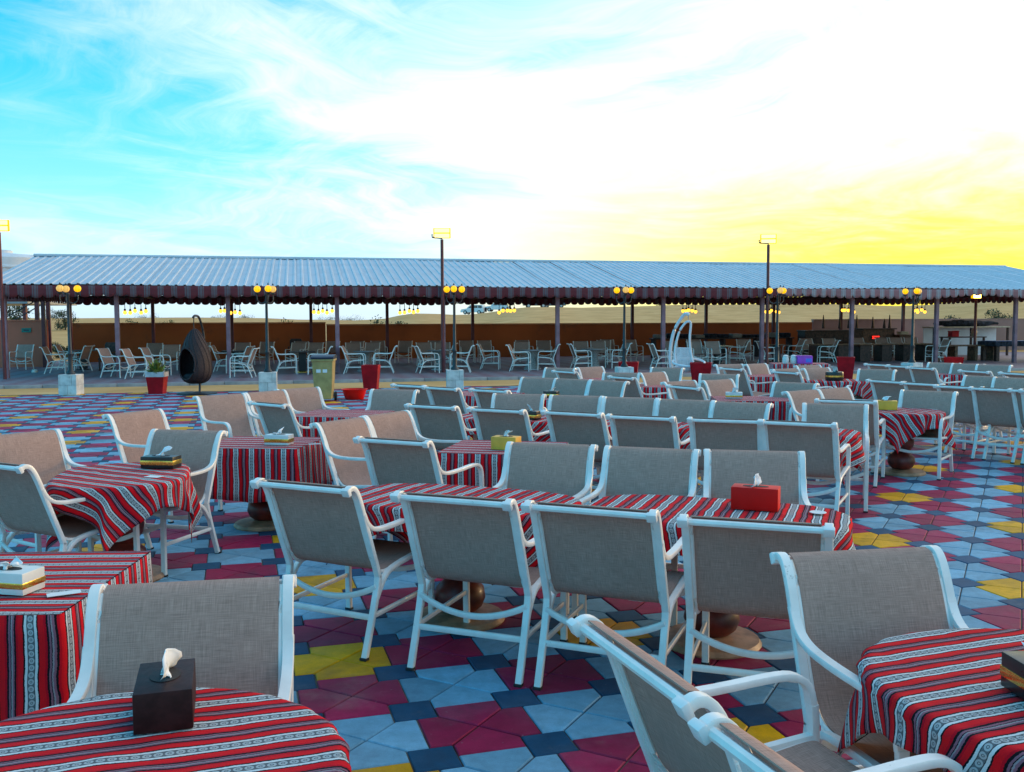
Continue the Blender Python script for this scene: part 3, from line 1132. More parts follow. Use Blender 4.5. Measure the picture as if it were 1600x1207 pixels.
YARD = 'sling chairs in the yard'
CHAIRS = [
    (-1.0, 2.77, -170, 'chair facing us behind the dark brown tissue box at bottom left'),
    (-1.0, 5.12, -26, 'leftmost of the four backs lined up at the joined central tables'),
    (-0.2, 4.74, -22, 'second from the left of the four backs lined up at the joined tables'),
    (0.45, 4.47, -23, 'third from the left of the four backs lined up at the joined tables'),
    (1.11, 4.16, -19, 'rightmost of the four backs at the joined tables, in front of the red box'),
    (1.31, 3.15, -171, 'chair facing us behind the round table at the bottom right'),
    (0.54, 2.42, -70, 'nearest chair in full profile at bottom right, armrest pointing to the round table'),
    (0.76, 1.74, -70, 'chair cut off by the bottom edge, touching the profile chair at bottom right'),
    (-3.08, 5.92, -28, 'chair with its back to us cut off at the left edge, above the square table'),
    (-3.64, 7.09, -125, 'tan lit chair at the left edge facing the black and gold tissue box'),
    (-3.43, 8.85, -118, 'lone tan lit chair standing behind the black and gold tissue box'),
    (-2.63, 7.14, 166, 'grey chair right of the black and gold tissue box, facing us'),
    (-3.29, 10.88, -135, 'leftmost of the three chairs behind the small white tissue box'),
    (-2.88, 11.46, -125, 'middle of the three chairs behind the small white tissue box'),
    (-2.62, 11.97, -135, 'farthest of the three chairs behind the small white tissue box, below the bin'),
    (-2.44, 10.12, -40, 'chair with its back to us just behind the square table with white box'),
    (-1.3, 7.99, -122, 'tan chair facing right, between the square table and the yellow tissue box'),
    (-0.98, 8.6, -122, 'second tan chair facing right, directly behind its twin by the yellow box'),
    (-0.76, 6.99, -27, 'chair with its back to us left of the table with yellow box'),
    (-0.7, 9.79, -32, 'leftmost of the six backs in the middle row'),
    (-0.03, 9.37, -30, 'second from left of the six backs in the middle row'),
    (0.7, 9.01, -32, 'third from left of the six backs in the middle row'),
    (1.27, 8.63, -26, 'fourth from left of the six backs in the middle row'),
    (1.94, 8.35, -20, 'fifth from left of the six backs in the middle row'),
    (2.53, 8.08, -28, 'rightmost of the six backs in the middle row'),
    (0.2, 6.23, 163, 'left of three chairs facing us across the joined tables, near yellow box'),
    (0.85, 5.99, 160, 'middle of three chairs facing us across the joined tables'),
    (1.53, 5.83, 168, 'chair facing us directly behind the red tissue box'),
    (-1.56, 11.6, 164, 'bluish grey chair facing us, just right of the red basin'),
    (-1.26, 12.99, -40, 'farthest left of three backs below the white lamp block'),
    (-0.77, 12.45, -42, 'middle of three backs below the white lamp block'),
    (-0.13, 12.0, -40, 'right of three backs below the white lamp block'),
    (0.02, 10.78, 165, 'leftmost of the five chairs facing us in the middle row'),
    (0.66, 10.51, 160, 'second from left of the five chairs facing us in the middle row'),
    (1.24, 10.21, 158, 'centre of the five chairs facing us in the middle row'),
    (1.78, 9.89, 154, 'fourth from left of the five chairs facing us in the middle row'),
    (2.27, 9.55, 146, 'rightmost of the five chairs facing us in the middle row'),
    (0.29, 14.05, 147, 'leftmost of the three joined chairs facing us right of the sand strip'),
    (0.77, 13.7, 144, 'middle of the three joined chairs facing us right of the sand strip'),
    (1.25, 13.3, 140, 'rightmost of the three joined chairs facing us right of the sand strip'),
    (0.78, 17.12, 150, 'far small chair facing us, leftmost at the pavilion edge by centre column'),
    (1.61, 17.46, -144, 'far small chair next to the leftmost one at the pavilion edge'),
    (1.12, 16.42, -55, 'far small back between the two chairs at the pavilion edge'),
    (1.75, 15.37, 160, 'far chair facing us just below the first red planter near centre'),
    (1.92, 14.62, -60, 'back of a far chair at the small table below the centre planter'),
    (2.51, 15.49, -138, 'far chair facing right at the small table below the centre planter'),
    (2.76, 17.08, 150, 'far chair directly in front of the white hanging chair'),
    (2.52, 13.08, -144, 'chair facing right, left neighbour of the small white box right of centre'),
    (2.48, 12.39, -60, 'chair back in front of the small white box right of centre'),
    (3.13, 13.38, -142, 'chair facing us behind the small white box right of centre'),
    (3.27, 14.87, 160, 'bluish chair facing us below the white hanging chair'),
    (4.39, 18.33, -160, 'far chair left of the narrow table right of the hanging chair'),
    (4.23, 17.12, -65, 'far back at the narrow table right of the hanging chair'),
    (5.03, 18.53, -142, 'far chair behind the narrow table right of the hanging chair'),
    (5.01, 16.5, -150, 'chair left of the round black tissue holder'),
    (4.84, 15.85, -65, 'chair back left of the round black tissue holder'),
    (5.63, 16.74, -152, 'chair directly behind the round black tissue holder'),
    (5.8, 17.74, -152, 'small far chair below the purple box'),
    (3.76, 12.71, 138, 'bluish chair facing left between the black holder and the white box'),
    (3.68, 11.2, -144, 'tan chair facing right, left of the yellow box at right'),
    (4.18, 11.56, -144, 'tan chair behind the back beside the yellow box at right'),
    (3.71, 10.24, -28, 'chair back touching the yellow tissue box at right'),
    (3.22, 9.29, 160, 'chair facing us at the right end of the middle row'),
    (4.89, 11.06, 144, 'chair facing the drooping cloth right of the yellow box at right'),
    (7.44, 18.53, -68, 'farthest of the three joined backs right of the red planter'),
    (7.58, 17.83, -68, 'middle of the three joined backs right of the red planter'),
    (7.68, 17.12, -68, 'nearest of the three joined backs right of the red planter'),
    (6.26, 16.16, 145, 'bluish chair facing the black tissue holder from the right'),
    (5.55, 13.42, -60, 'farthest of the five backs along the right side'),
    (5.81, 12.87, -58, 'second farthest of the five backs along the right side'),
    (6.0, 12.27, -52, 'middle of the five backs along the right side'),
    (6.26, 11.87, -48, 'second nearest of the five backs along the right side'),
    (8.54, 18.64, 135, 'leftmost of three far chairs facing us at the right edge'),
    (8.79, 18.2, 130, 'middle of three far chairs facing us at the right edge'),
    (9.08, 17.74, 135, 'rightmost of three far chairs facing us at the right edge'),
    (8.09, 15.94, -70, 'back in front of the three far chairs at the right edge'),
    (8.4, 15.2, -72, 'back cut off by the right edge, level with the far red planter'),
    (7.03, 14.05, 130, 'left of two chairs facing us above the right side backs'),
    (7.27, 13.61, 132, 'chair facing us cut by the right edge above the right side backs'),
    (6.57, 11.48, -55, 'nearest of the five backs along the right side, cut by the edge'),
]
for x, y, d, lab in CHAIRS:
    put_chair(x, y, d, lab, YARD)

# ------------------------------------------------------------------ tables, cloths
TOPZ = .738


def pedestal_mesh():
    prof = [(.27, .0), (.275, .012), (.26, .035), (.12, .05), (.10, .06), (.135, .09), (.155, .14), (.145, .2), (.10, .245), (.075, .262), (.10, .285), (.13, .33), (.14, .38), (.125, .44), (.085, .49), (.06, .52), (.06, .60), (.11, .66), (.16, .70)]
    disc = MB().lathe(prof[:4], 28).mesh('base_disc', 'pedestal_disc')
    post = MB().lathe(prof[4:], 24).mesh('pedestal', 'pedestal_red')
    return disc, post


PED = pedestal_mesh()


def sup(a, b, e, phi):
    c, s = abs(math.cos(phi)), abs(math.sin(phi))
    return ((c / a) ** e + (s / b) ** e) ** (-1 / e)


def table(x, y, deg, a, b, e, label):
    o = thing('pedestal_table', label, 'table', (x, y, 0), rad(deg), 'pedestal tables in the yard')
    n = 40
    poly = [(sup(a, b, e, 2 * PI * k / n) * .985 * math.cos(2 * PI * k / n), sup(a, b, e, 2 * PI * k / n) * .985 * math.sin(2 * PI * k / n)) for k in range(n)]
    link('table_top', MB().prism(poly, 'z', TOPZ - .045, TOPZ - .006).mesh('table_top', 'table_wood'), o)
    link('pedestal', PED[1], o)
    link('base_disc', PED[0], o)
    return o


def drape(x, y, deg, a, b, e, side, stripe, seed, label, hang_max=.55, folds=11, amp=.5):
    """a square cloth laid over a table: flat on top, hanging in folds beyond the rim"""
    rnd = random.Random(seed)
    n = 84
    ph = [rnd.uniform(0, 2 * PI) for _ in range(4)]
    sx, sy = side if isinstance(side, tuple) else (side, side)
    ca, sa = math.cos(rad(stripe)), math.sin(rad(stripe))
    vs, uvs, fs = [], [], []
    offx, offy = rnd.uniform(-.04, .04), rnd.uniform(-.04, .04)
    for i in range(n + 1):
        for j in range(n + 1):
            u = (i / n - .5) * sx
            v = (j / n - .5) * sy
            # the weave is turned against the table by the stripe angle
            qx, qy = u * ca - v * sa + offx, u * sa + v * ca + offy
            d = math.hypot(qx, qy)
            phi = math.atan2(qy, qx)
            R = sup(a, b, e, phi)
            wr = noise.noise(Vector((qx * 3 + seed, qy * 5, 1.3))) * .007 + noise.noise(Vector((qx * 9 + seed, qy * 14, 4.))) * .004
            if d <= R:
                z = TOPZ + .004 + max(0, wr)
                # small slack wrinkles towards the rim
                px, py = qx, qy
            else:
                t = d - R
                bend = .03
                if t < bend * PI / 2:
                    th = t / bend
                    rr = R + bend * math.sin(th) + .005 * math.sin(26 * phi + ph[1]) * th
                    z = TOPZ + .004 - bend * (1 - math.cos(th))
                else:
                    tt = t - bend * PI / 2
                    drop = bend + tt
                    f = (.5 + .5 * math.sin(folds * phi + ph[0] + .7 * math.sin(2 * phi + ph[1]))) * .6 + (.5 + .5 * math.sin((folds + 6) * phi + ph[2])) * .4
                    k = min(1, tt / .12)
                    rr = R + bend + amp * tt * (f - .25) * k - .06 * tt
                    drop = bend + tt * (1 - .10 * f * k)
                    z = TOPZ + .004 - min(drop, hang_max + .1 * f)
                    phi += .05 * k * math.sin(folds * phi + ph[3])
                px, py = rr * math.cos(phi), rr * math.sin(phi)
                z += max(0, wr) * max(0, 1 - t / .03)
            vs.append((px, py, z))
            uvs.append((u + .5 + seed * .013, v))
    k = n + 1
    for i in range(n):
        for j in range(n):
            fs.append((i * k + j, (i + 1) * k + j, (i + 1) * k + j + 1, i * k + j + 1))
    me = mesh_from('tablecloth', vs, fs, 'cloth', True, uvs)
    o = thing('tablecloth', label, 'tablecloth', (x, y, 0), rad(deg), 'striped tablecloths', me)
    md = o.modifiers.new('thick', 'SOLIDIFY')
    md.thickness = .004
    md.offset = -1
    return o


def fitted(x, y, deg, a, b, hang, seed, label):
    """a boxed cover: striped top panel and a skirt whose stripes run down"""
    rnd = random.Random(seed)
    o = thing('tablecloth', label, 'tablecloth', (x, y, 0), rad(deg), 'striped tablecloths')
    n = 14
    vs, uvs, fs = [], [], []
    r = .02
    for i in range(n + 1):
        for j in range(n + 1):
            px, py = (i / n * 2 - 1) * a, (j / n * 2 - 1) * b
            vs.append((px, py, TOPZ + .004 + max(0, noise.noise(Vector((px * 5 + seed, py * 5, 0)))) * .004))
            uvs.append((py + seed * .03, px))
    k = n + 1
    for i in range(n):
        for j in range(n):
            fs.append((i * k + j, (i + 1) * k + j, (i + 1) * k + j + 1, i * k + j + 1))
    q = link('top_panel', mesh_from('top_panel', vs, fs, 'cloth', True, uvs), o)
    # skirt round the four sides with soft pleats
    path = []
    m = 40
    cr = .03
    for (cx, cy, a0) in ((a - cr, b - cr, 0), (-a + cr, b - cr, PI / 2), (-a + cr, -b + cr, PI), (a - cr, -b + cr, 3 * PI / 2)):
        for t in range(5):
            an = a0 + PI / 2 * t / 4
            path.append((cx + cr * math.cos(an), cy + cr * math.sin(an)))
    path.append(path[0])
    fine = []
    s = 0
    for p0, p1 in zip(path, path[1:]):
        d = math.hypot(p1[0] - p0[0], p1[1] - p0[1])
        st = max(1, int(d / .035))
        for t in range(st):
            f = t / st
            nx, ny = (p1[1] - p0[1]) / d, -(p1[0] - p0[0]) / d
            fine.append((p0[0] + (p1[0] - p0[0]) * f, p0[1] + (p1[1] - p0[1]) * f, nx, ny, s + d * f))
        s += d
    fine.append((fine[0][0], fine[0][1], fine[0][2], fine[0][3], s))
    rows = 7
    vs, uvs, fs = [], [], []
    p1, p2 = rnd.uniform(0, 6), rnd.uniform(0, 6)
    for (px, py, nx, ny, ss) in fine:
        cyc = 2 * PI * ss / s
        pl = .5 * math.sin(9 * cyc + p1) + .35 * math.sin(17 * cyc + p2)
        for rr in range(rows):
            f = rr / (rows - 1)
            off = f * (.02 + .028 * pl * f) + .004
            vs.append((px + nx * off, py + ny * off, TOPZ + .003 - hang * f - .012 * f * math.sin(5 * cyc)))
            uvs.append((ss + seed * .05, f * hang))
    for i in range(len(fine) - 1):
        for rr in range(rows - 1):
            aa = i * rows + rr
            fs.append((aa, aa + rows, aa + rows + 1, aa + 1))
    q = link('skirt', mesh_from('skirt', vs, fs, 'cloth', True, uvs), o)
    md = q.modifiers.new('thick', 'SOLIDIFY')
    md.thickness = .003
    return o


# name: x, y, angle, a, b, exponent
T = [
    ('d', -.93, 2.12, 0, .51, .51, 2, 1.25, -72, 'cloth on the bottom left table under the brown tissue box', 'bottom left table under the brown tissue box'),
    ('f', -2.13, 3.78, 2, .46, .46, 8, .46, 0, 'cloth on the left square table with the white and gold box', 'square table at the left edge with white and gold box'),
    ('d', -2.74, 6.50, -75, .56, .42, 3, (1.35, 1.5), -45, 'bunched cloth under the black and gold tissue box at left', 'table at left under the black and gold tissue box'),
    ('f', -2.2, 8.22, -7, .43, .40, 8, .44, 0, 'cloth on the square table with small white tissue box', 'square table with small white tissue box left of centre'),
    ('f', -1.98, 10.85, -12, .48, .42, 8, .42, 0, 'cloth on the table in front of the red basin', 'table in front of the red basin'),
    ('d', -.32, 5.55, -23, .70, .40, 3.2, (1.85, 1.12), -2, 'cloth on the left of the two joined central tables', 'left of the two joined central tables'),
    ('d', 1.11, 5.12, -23, .70, .40, 3.2, (1.85, 1.12), 2, 'cloth under the red tissue box on the right joined table', 'right of the two joined central tables, under the red box'),
    ('f', -.06, 7.83, -12, .46, .42, 8, .42, 0, 'cloth under the yellow box near the centre', 'table with the yellow box near the centre'),
    ('d', -.04, 10.32, -28, .66, .35, 3.2, (1.7, .98), 3, 'left cloth of the three in the middle row', 'left table of the three in the middle row'),
    ('d', 1.26, 9.63, -26, .66, .36, 3.2, (1.7, 1.0), 0, 'middle cloth of the three in the middle row', 'middle table of the three in the middle row'),
    ('d', 2.62, 8.98, -24, .68, .40, 3.2, (1.9, 1.2), -3, 'right cloth of the three in the middle row', 'right table of the three in the middle row'),
    ('f', 3.28, 12.72, -6, .50, .42, 8, .40, 0, 'cloth under the small white box right of centre', 'table with small white box right of centre'),
    ('f', 2.38, 15.4, -10, .42, .40, 8, .42, 0, 'cloth below the centre red planter', 'small table below the centre red planter'),
    ('f', 4.85, 18.2, -4, .42, .42, 8, .48, 0, 'cloth on the narrow table right of the hanging chair', 'narrow table right of the hanging chair'),
    ('d', 5.78, 16.62, -15, .58, .46, 3, (1.5, 1.25), 0, 'cloth under the round black tissue holder', 'table with the round black tissue holder'),
    ('d', 4.58, 10.92, -20, .43, .42, 2.6, 1.32, 38, 'drooping cloth under the yellow box at right', 'table at right with yellow box and drooping cloth'),
    ('f', 8.72, 18.6, -5, .46, .42, 8, .44, 0, 'cloth on the table before the three far right chairs', 'table before the three far right chairs'),
    ('f', 7.2, 23.4, -10, .66, .46, 8, .40, 0, 'cloth under the purple box by the red planter', 'table with the purple box by the red planter'),
    ('d', 1.56, 2.62, 10, .48, .50, 2.3, 1.22, -80, 'cloth on the round table at the bottom right corner', 'round table at the bottom right corner'),
    ('d', 7.25, 11.75, -30, .6, .45, 3, (1.6, 1.2), 0, 'sliver of cloth at the right edge behind the nearest backs', 'table hidden at the right edge behind the nearest backs'),
    ('f', -.45, 13.75, -25, .50, .42, 8, .42, 0, 'cloth between the three backs and the sand strip', 'table between the three backs and the sand strip'),
    ('f', .48, 13.1, -25, .44, .42, 8, .42, 0, 'cloth behind the five chairs facing us', 'table behind the five chairs facing us'),
    ('f', 1.45, 17.3, -10, .44, .40, 8, .40, 0, 'pink lit cloth at the pavilion edge by the centre column', 'far table at the pavilion edge by the centre column'),
]
for k, t in enumerate(T):
    kind, x, y, deg, a, b, e, p, st, lc, lt = t
    table(x, y, deg, a, b, e, 'pedestal ' + lt)
    if kind == 'd':
        drape(x, y, deg, a, b, e, p, st, k + 1, 'striped red ' + lc)
    else:
        fitted(x, y, deg, a + .012, b + .012, p, k + 1, 'striped red ' + lc)
CZ = TOPZ + .0095

# ------------------------------------------------------------------ tissue boxes and small things on the tables


def tissue_mesh(seed, s=1.):
    rnd = random.Random(seed)
    vs, fs = [], []
    n, m = 17, 12
    for i in range(n):
        for j in range(m):
            u, v = i / (n - 1) * 2 - 1, j / (m - 1)
            h = v * (.055 + .03 * math.sin(u * 2.3 + seed)) * s
            fl = v * v
            x = u * (.022 + .045 * fl) * s + .012 * math.sin(v * 5 + u * 4 + seed) * s
            y = (.010 * math.sin(u * 5 + seed) + .045 * fl * math.sin(u * 2.1 + seed * 1.7)) * s + .02 * v * v * math.cos(seed) * s
            z = h - .030 * fl * abs(u) * s
            cr = noise.noise_vector(Vector((u * 3.1 + seed, v * 3.3, seed))) * (.016 * s * v)
            x, y, z = x + cr.x, y + cr.y, max(.0, z + cr.z * .7)
            vs.append((x, y, z))
    for i in range(n - 1):
        for j in range(m - 1):
            a = i * m + j
            fs.append((a, a + m, a + m + 1, a + 1))
    return mesh_from('tissue', vs, fs, 'tissue', True)


def tissue_box(x, y, deg, size, mat, label, band=None, seed=1, z=CZ):
    o = thing('tissue_box', label, 'tissue box', (x, y, z), rad(deg), 'tissue boxes on the tables')
    sx, sy, sz = size
    link('carton', MB().box((0, 0, sz / 2), size, .004).mesh('carton', mat), o)
    if band:
        h0, h1 = band
        zc = sz * (h0 + h1) / 2
        link('band', MB().box((0, 0, zc), (sx + .004, sy + .004, sz * (h1 - h0)), .002).mesh('band', 'gold'), o)
    ring = [(.5 * sx * .55 * math.cos(2 * PI * k / 20), .5 * sy * .42 * math.sin(2 * PI * k / 20)) for k in range(20)]
    link('opening', MB().prism(ring, 'z', sz + .0005, sz + .0022).mesh('opening', 'rubber'), o)
    t = link('tissue', tissue_mesh(seed, .95), o, (0, 0, sz - .004))
    t.rotation_euler = (0, 0, seed)
    md = t.modifiers.new('thick', 'SOLIDIFY')
    md.thickness = .0012
    return o


tissue_box(-.93, 2.44, 17, (.145, .235, .105), 'box_brown', 'dark brown tissue box on the bottom left table', seed=2)
tissue_box(-1.99, 3.62, -12, (.24, .125, .085), 'box_white', 'white tissue box with gold band on the left square table', (.28, .55), seed=5)
tissue_box(-2.56, 6.76, -8, (.25, .13, .085), 'box_black', 'black tissue box with gold band on the bunched cloth', (.3, .68), seed=3)
tissue_box(-2.02, 8.05, -10, (.22, .12, .085), 'box_white', 'small white tissue box with gold band left of centre', (.22, .6), seed=4)
tissue_box(-.05, 7.68, -22, (.22, .13, .105), 'box_yellow', 'yellow tissue box on the table near the centre', seed=6)
tissue_box(1.36, 5.17, -22, (.255, .13, .125), 'box_red', 'bright red tissue box on the joined tables', seed=7)
tissue_box(.20, 10.08, -28, (.20, .12, .09), 'box_black', 'black tissue box half hidden in the middle row', (.2, .55), seed=8)
tissue_box(3.03, 12.72, -10, (.22, .12, .085), 'box_white', 'small white tissue box right of centre', (.2, .5), seed=9)
tissue_box(4.43, 11.02, -20, (.24, .14, .105), 'box_yellow', 'yellow tissue box beside the drooping cloth at right', seed=10)
tissue_box(1.47, 2.50, 4, (.13, .24, .10), 'box_black', 'black tissue box with gold band at the right edge of the picture', (.3, .6), seed=11)
tissue_box(.55, 13.0, -25, (.2, .12, .09), 'box_black', 'black tissue box behind the five chairs facing us', (.2, .55), seed=12)

h = thing('tissue_holder', 'round black tissue holder with white tissue on a far table at right', 'tissue box', (5.72, 16.55, CZ), 0)
link('drum', MB().lathe([(.0, .0), (.15, 0), (.155, .02), (.155, .13), (.15, .15), (.05, .155), (0, .155)], 24, cap=False).mesh('drum', 'box_black'), h)
link('band', MB().lathe([(.158, .06), (.158, .09)], 24, cap=False).mesh('band', 'gold'), h)
link('tissue', tissue_mesh(3, 1.5), h, (0, 0, .15))
pb = thing('gift_box', 'purple and blue box on the table by the red planter', 'box', (7.28, 23.25, CZ), rad(-10))
link('carton', MB().box((0, 0, .085), (.36, .26, .17), .006).mesh('carton', 'box_purple'), pb)
link('panel', MB().box((.09, -.132, .08), (.14, .006, .10), .001).mesh('panel', 'box_blue'), pb)
link('lid', MB().box((-.02, 0, .182), (.39, .28, .024), .004).mesh('lid', 'box_purple'), pb)
for i, (dx, lab) in enumerate(((-.46, 'left white jar beside the purple box'), (-.26, 'right white jar beside the purple box'))):
    j = thing('jar', lab, 'jar', (7.28 + dx, 23.25 - dx * .0 + .02, CZ), 0, 'white jars')
    link('body', MB().lathe([(0, 0), (.07, 0), (.08, .03), (.08, .13), (.06, .17), (0, .17)], 16, cap=False).mesh('body', 'box_white'), j)
    link('lid', MB().lathe([(0, .168), (.065, .168), (.068, .2), (.02, .215), (0, .215)], 16, cap=False).mesh('lid', 'cap_white'), j)


def card(x, y, deg, sx, sy, label):
    thing('paper_card', label, 'card', (x, y, CZ + .002), rad(deg), 'paper cards on the tables', MB().box((0, 0, .001), (sx, sy, .002)).mesh('paper_card', 'paper', False))


card(-2.45, 6.33, -20, .11, .07, 'white card lying on the bunched cloth at left')
card(-1.71, 8.03, 20, .10, .06, 'white card lying beside the small white tissue box')
card(-1.74, 3.56, 30, .12, .05, 'white card lying in front of the white and gold box')
thing('saucer', 'small white disc lying right of the red tissue box', 'saucer', (1.66, 5.02, CZ + .002), 0, None, MB().lathe([(0, 0), (.03, 0), (.045, .006), (.043, .008), (0, .005)], 20, cap=False).mesh('saucer', 'paper'))

# ------------------------------------------------------------------ pavilion furniture
ORD = ['first', 'second', 'third', 'fourth', 'fifth', 'sixth', 'seventh', 'eighth', 'ninth', 'tenth', 'eleventh', 'twelfth', 'thirteenth', 'fourteenth', 'fifteenth', 'sixteenth', 'seventeenth', 'eighteenth', 'nineteenth', 'twentieth']
TENS = {2: 'twenty', 3: 'thirty', 4: 'forty', 5: 'fifty', 6: 'sixty'}


def ordinal(k):
    if k < 20:
        return ORD[k]
    t, u = divmod(k + 1, 10)
    return {2: 'twentieth', 3: 'thirtieth', 4: 'fortieth', 5: 'fiftieth', 6: 'sixtieth'}[t] if u == 0 else TENS[t] + '-' + ORD[u - 1]


PCH = [(-1.28, 6.67, 'F'), (0.63, 2.73, 'R'), (0.26, 6.18, 'R'), (1.39, 4.32, 'L'), (3.12, -0.3, 'R'), (4.0, -1.33, 'R'), (4.34, 0.15, 'R'), (4.45, 4.36, 'F'), (6.34, 2.32, 'R'), (7.62, -1.69, 'L'), (7.32, 1.11, 'L'), (8.53, -0.01, 'R'), (9.12, 6.17, 'F'), (9.81, 5.95, 'F'), (10.04, -0.47, 'L'), (10.85, -0.4, 'R'), (11.35, 5.45, 'F'), (12.06, 5.23, 'F'), (12.26, -0.4, 'L'), (13.33, -0.73, 'R'), (14.14, 4.56, 'F'), (14.84, 4.4, 'F'), (14.91, -0.78, 'L'), (14.92, 2.97, 'L'), (15.95, 1.26, 'R'), (16.71, -0.43, 'R'), (18.01, 3.91, 'F'), (18.25, 0.05, 'L'), (19.19, 0.25, 'R'), (20.65, 4.29, 'F'), (21.35, 4.11, 'F'), (21.16, 0.65, 'L'), (22.02, -0.64, 'R'), (24.14, 3.09, 'F'), (24.74, 1.95, 'F'), (25.43, 1.76, 'F'), (27.21, 2.8, 'L'), (27.67, 1.9, 'R'), (30.32, 3.8, 'L'), (31.01, 2.21, 'L'), (35.3, 6.8, 'F'), (36.3, 6.45, 'F'), (36.95, 6.26, 'F'), (37.6, 6.07, 'F'), (35.62, 1.36, 'L'),
       (9.3, 8.9, 'F'), (10.6, 8.6, 'F'), (12.6, 8.4, 'F'), (16.4, 7.6, 'F'), (17.2, 7.5, 'F'), (22.9, 7.4, 'F'), (6.9, 7.2, 'F'), (3.4, 7.6, 'F'), (5.2, 8.3, 'F'), (7.8, 8.4, 'F'), (11.6, 8.1, 'F'), (13.7, 8.0, 'F'), (15.0, 7.9, 'F'), (18.9, 7.3, 'F'), (19.6, 6.4, 'F'), (22.2, 6.0, 'F'), (23.6, 6.3, 'F'), (26.3, 5.6, 'F'), (28.6, 5.4, 'F'), (32.0, 5.8, 'F'), (33.0, 5.6, 'F')]
prand = random.Random(12)


def seen_x(p):
    return pv_(p[0], p[1]).x / pv_(p[0], p[1]).y


PCH.sort(key=seen_x)
for k, (s, n, d) in enumerate(PCH):
    p = pv_(s, n)
    base = {'F': 180, 'R': -90, 'L': 90}[d] + math.degrees(AX) * .4 + prand.uniform(-14, 14)
    put_chair(p.x, p.y, base, '%s chair from the left under the pavilion roof' % ordinal(k), 'sling chairs under the pavilion', PZ, True)


def ptable(s, n, kind, lab):
    p = pv_(s, n, PZ)
    o = thing('pavilion_table', lab, 'table', p, AX, 'tables under the pavilion')
    if kind == 'wicker':
        link('base', MB().lathe([(.30, 0), (.31, .02), (.25, .12), (.19, .3), (.17, .42), (.20, .55), (.28, .69), (.27, .7)], 24).mesh('base', 'wicker_grey'), o)
        link('top', MB().lathe([(.44, .70), (.45, .705), (.45, .72), (.44, .726)], 32).mesh('top', 'grey_metal'), o)
        link('foot_ring', MB().tube([(.31 * math.cos(2 * PI * k / 24), .31 * math.sin(2 * PI * k / 24), .014) for k in range(25)], .012, 6).mesh('foot_ring', 'white_tube'), o)
    else:
        link('base', MB().lathe([(.30, 0), (.30, .03), (.08, .05), (.07, .06)], 24).mesh('base', 'gold' if kind == 'gold' else 'black_metal'), o)
        link('stem', MB().box((0, 0, .38), (.26, .26, .66), .01).mesh('stem', 'black_metal', False), o)
        link('top', MB().box((0, 0, .725), (.92, .92, .035), .008).mesh('top', 'pale_top' if kind == 'pale' else 'dark_wood', False), o)


ptable(6.9, 2.6, 'gold', 'black stemmed table behind the brown egg chair')
ptable(9.3, .9, 'gold', 'black stemmed table with yellow foot left of the bin')
ptable(11.55, 1.1, 'wicker', 'waisted wicker table behind the dark red planter')
ptable(14.25, 1.2, 'wicker', 'waisted wicker table beside the middle flood lamp column')
ptable(17.6, .5, 'wicker', 'waisted wicker table right of the parked cars')
ptable(20.1, .9, 'wicker', 'waisted wicker table left of the fourth globe lamp')
ptable(26.2, 3.0, 'pale', 'pale topped table right of the white hanging chair')
ptable(1.1, 5.6, 'dark', 'dark table behind the leftmost globe lamp')
ptable(29.2, 3.6, 'dark', 'dark table left of the fifth globe lamp post')


def dark_chair(s, n, deg, lab):
    o = thing('wooden_chair', lab, 'chair', pv_(s, n, PZ), rad(deg), 'dark wooden chairs')
    bk = [(-.26, .45), (-.28, .95), (-.22, 1.05), (.22, 1.05), (.28, .95), (.26, .45)]
    link('backrest', MB().prism(bk, 'y', -.28, -.24).mesh('backrest', 'dark_wood'), o)
    link('seat', MB().box((0, 0, .44), (.56, .56, .08), .02).mesh('seat', 'dark_wood'), o)
    for x in (-.24, .24):
        for y in (-.24, .24):
            link('leg', MB().box((x, y, .21), (.05, .05, .42), .005).mesh('leg', 'dark_wood'), o)
        link('armrest', MB().tube([(x, -.26, .68), (x, .2, .68), (x, .24, .64), (x, .24, .44)], .022, 6).mesh('armrest', 'dark_wood'), o)


dark_chair(2.2, 4.6, 175, 'dark wooden armchair left of the planter with leaves')
dark_chair(9.0, 10.0, 180, 'dark wooden armchair far behind the second globe lamp')


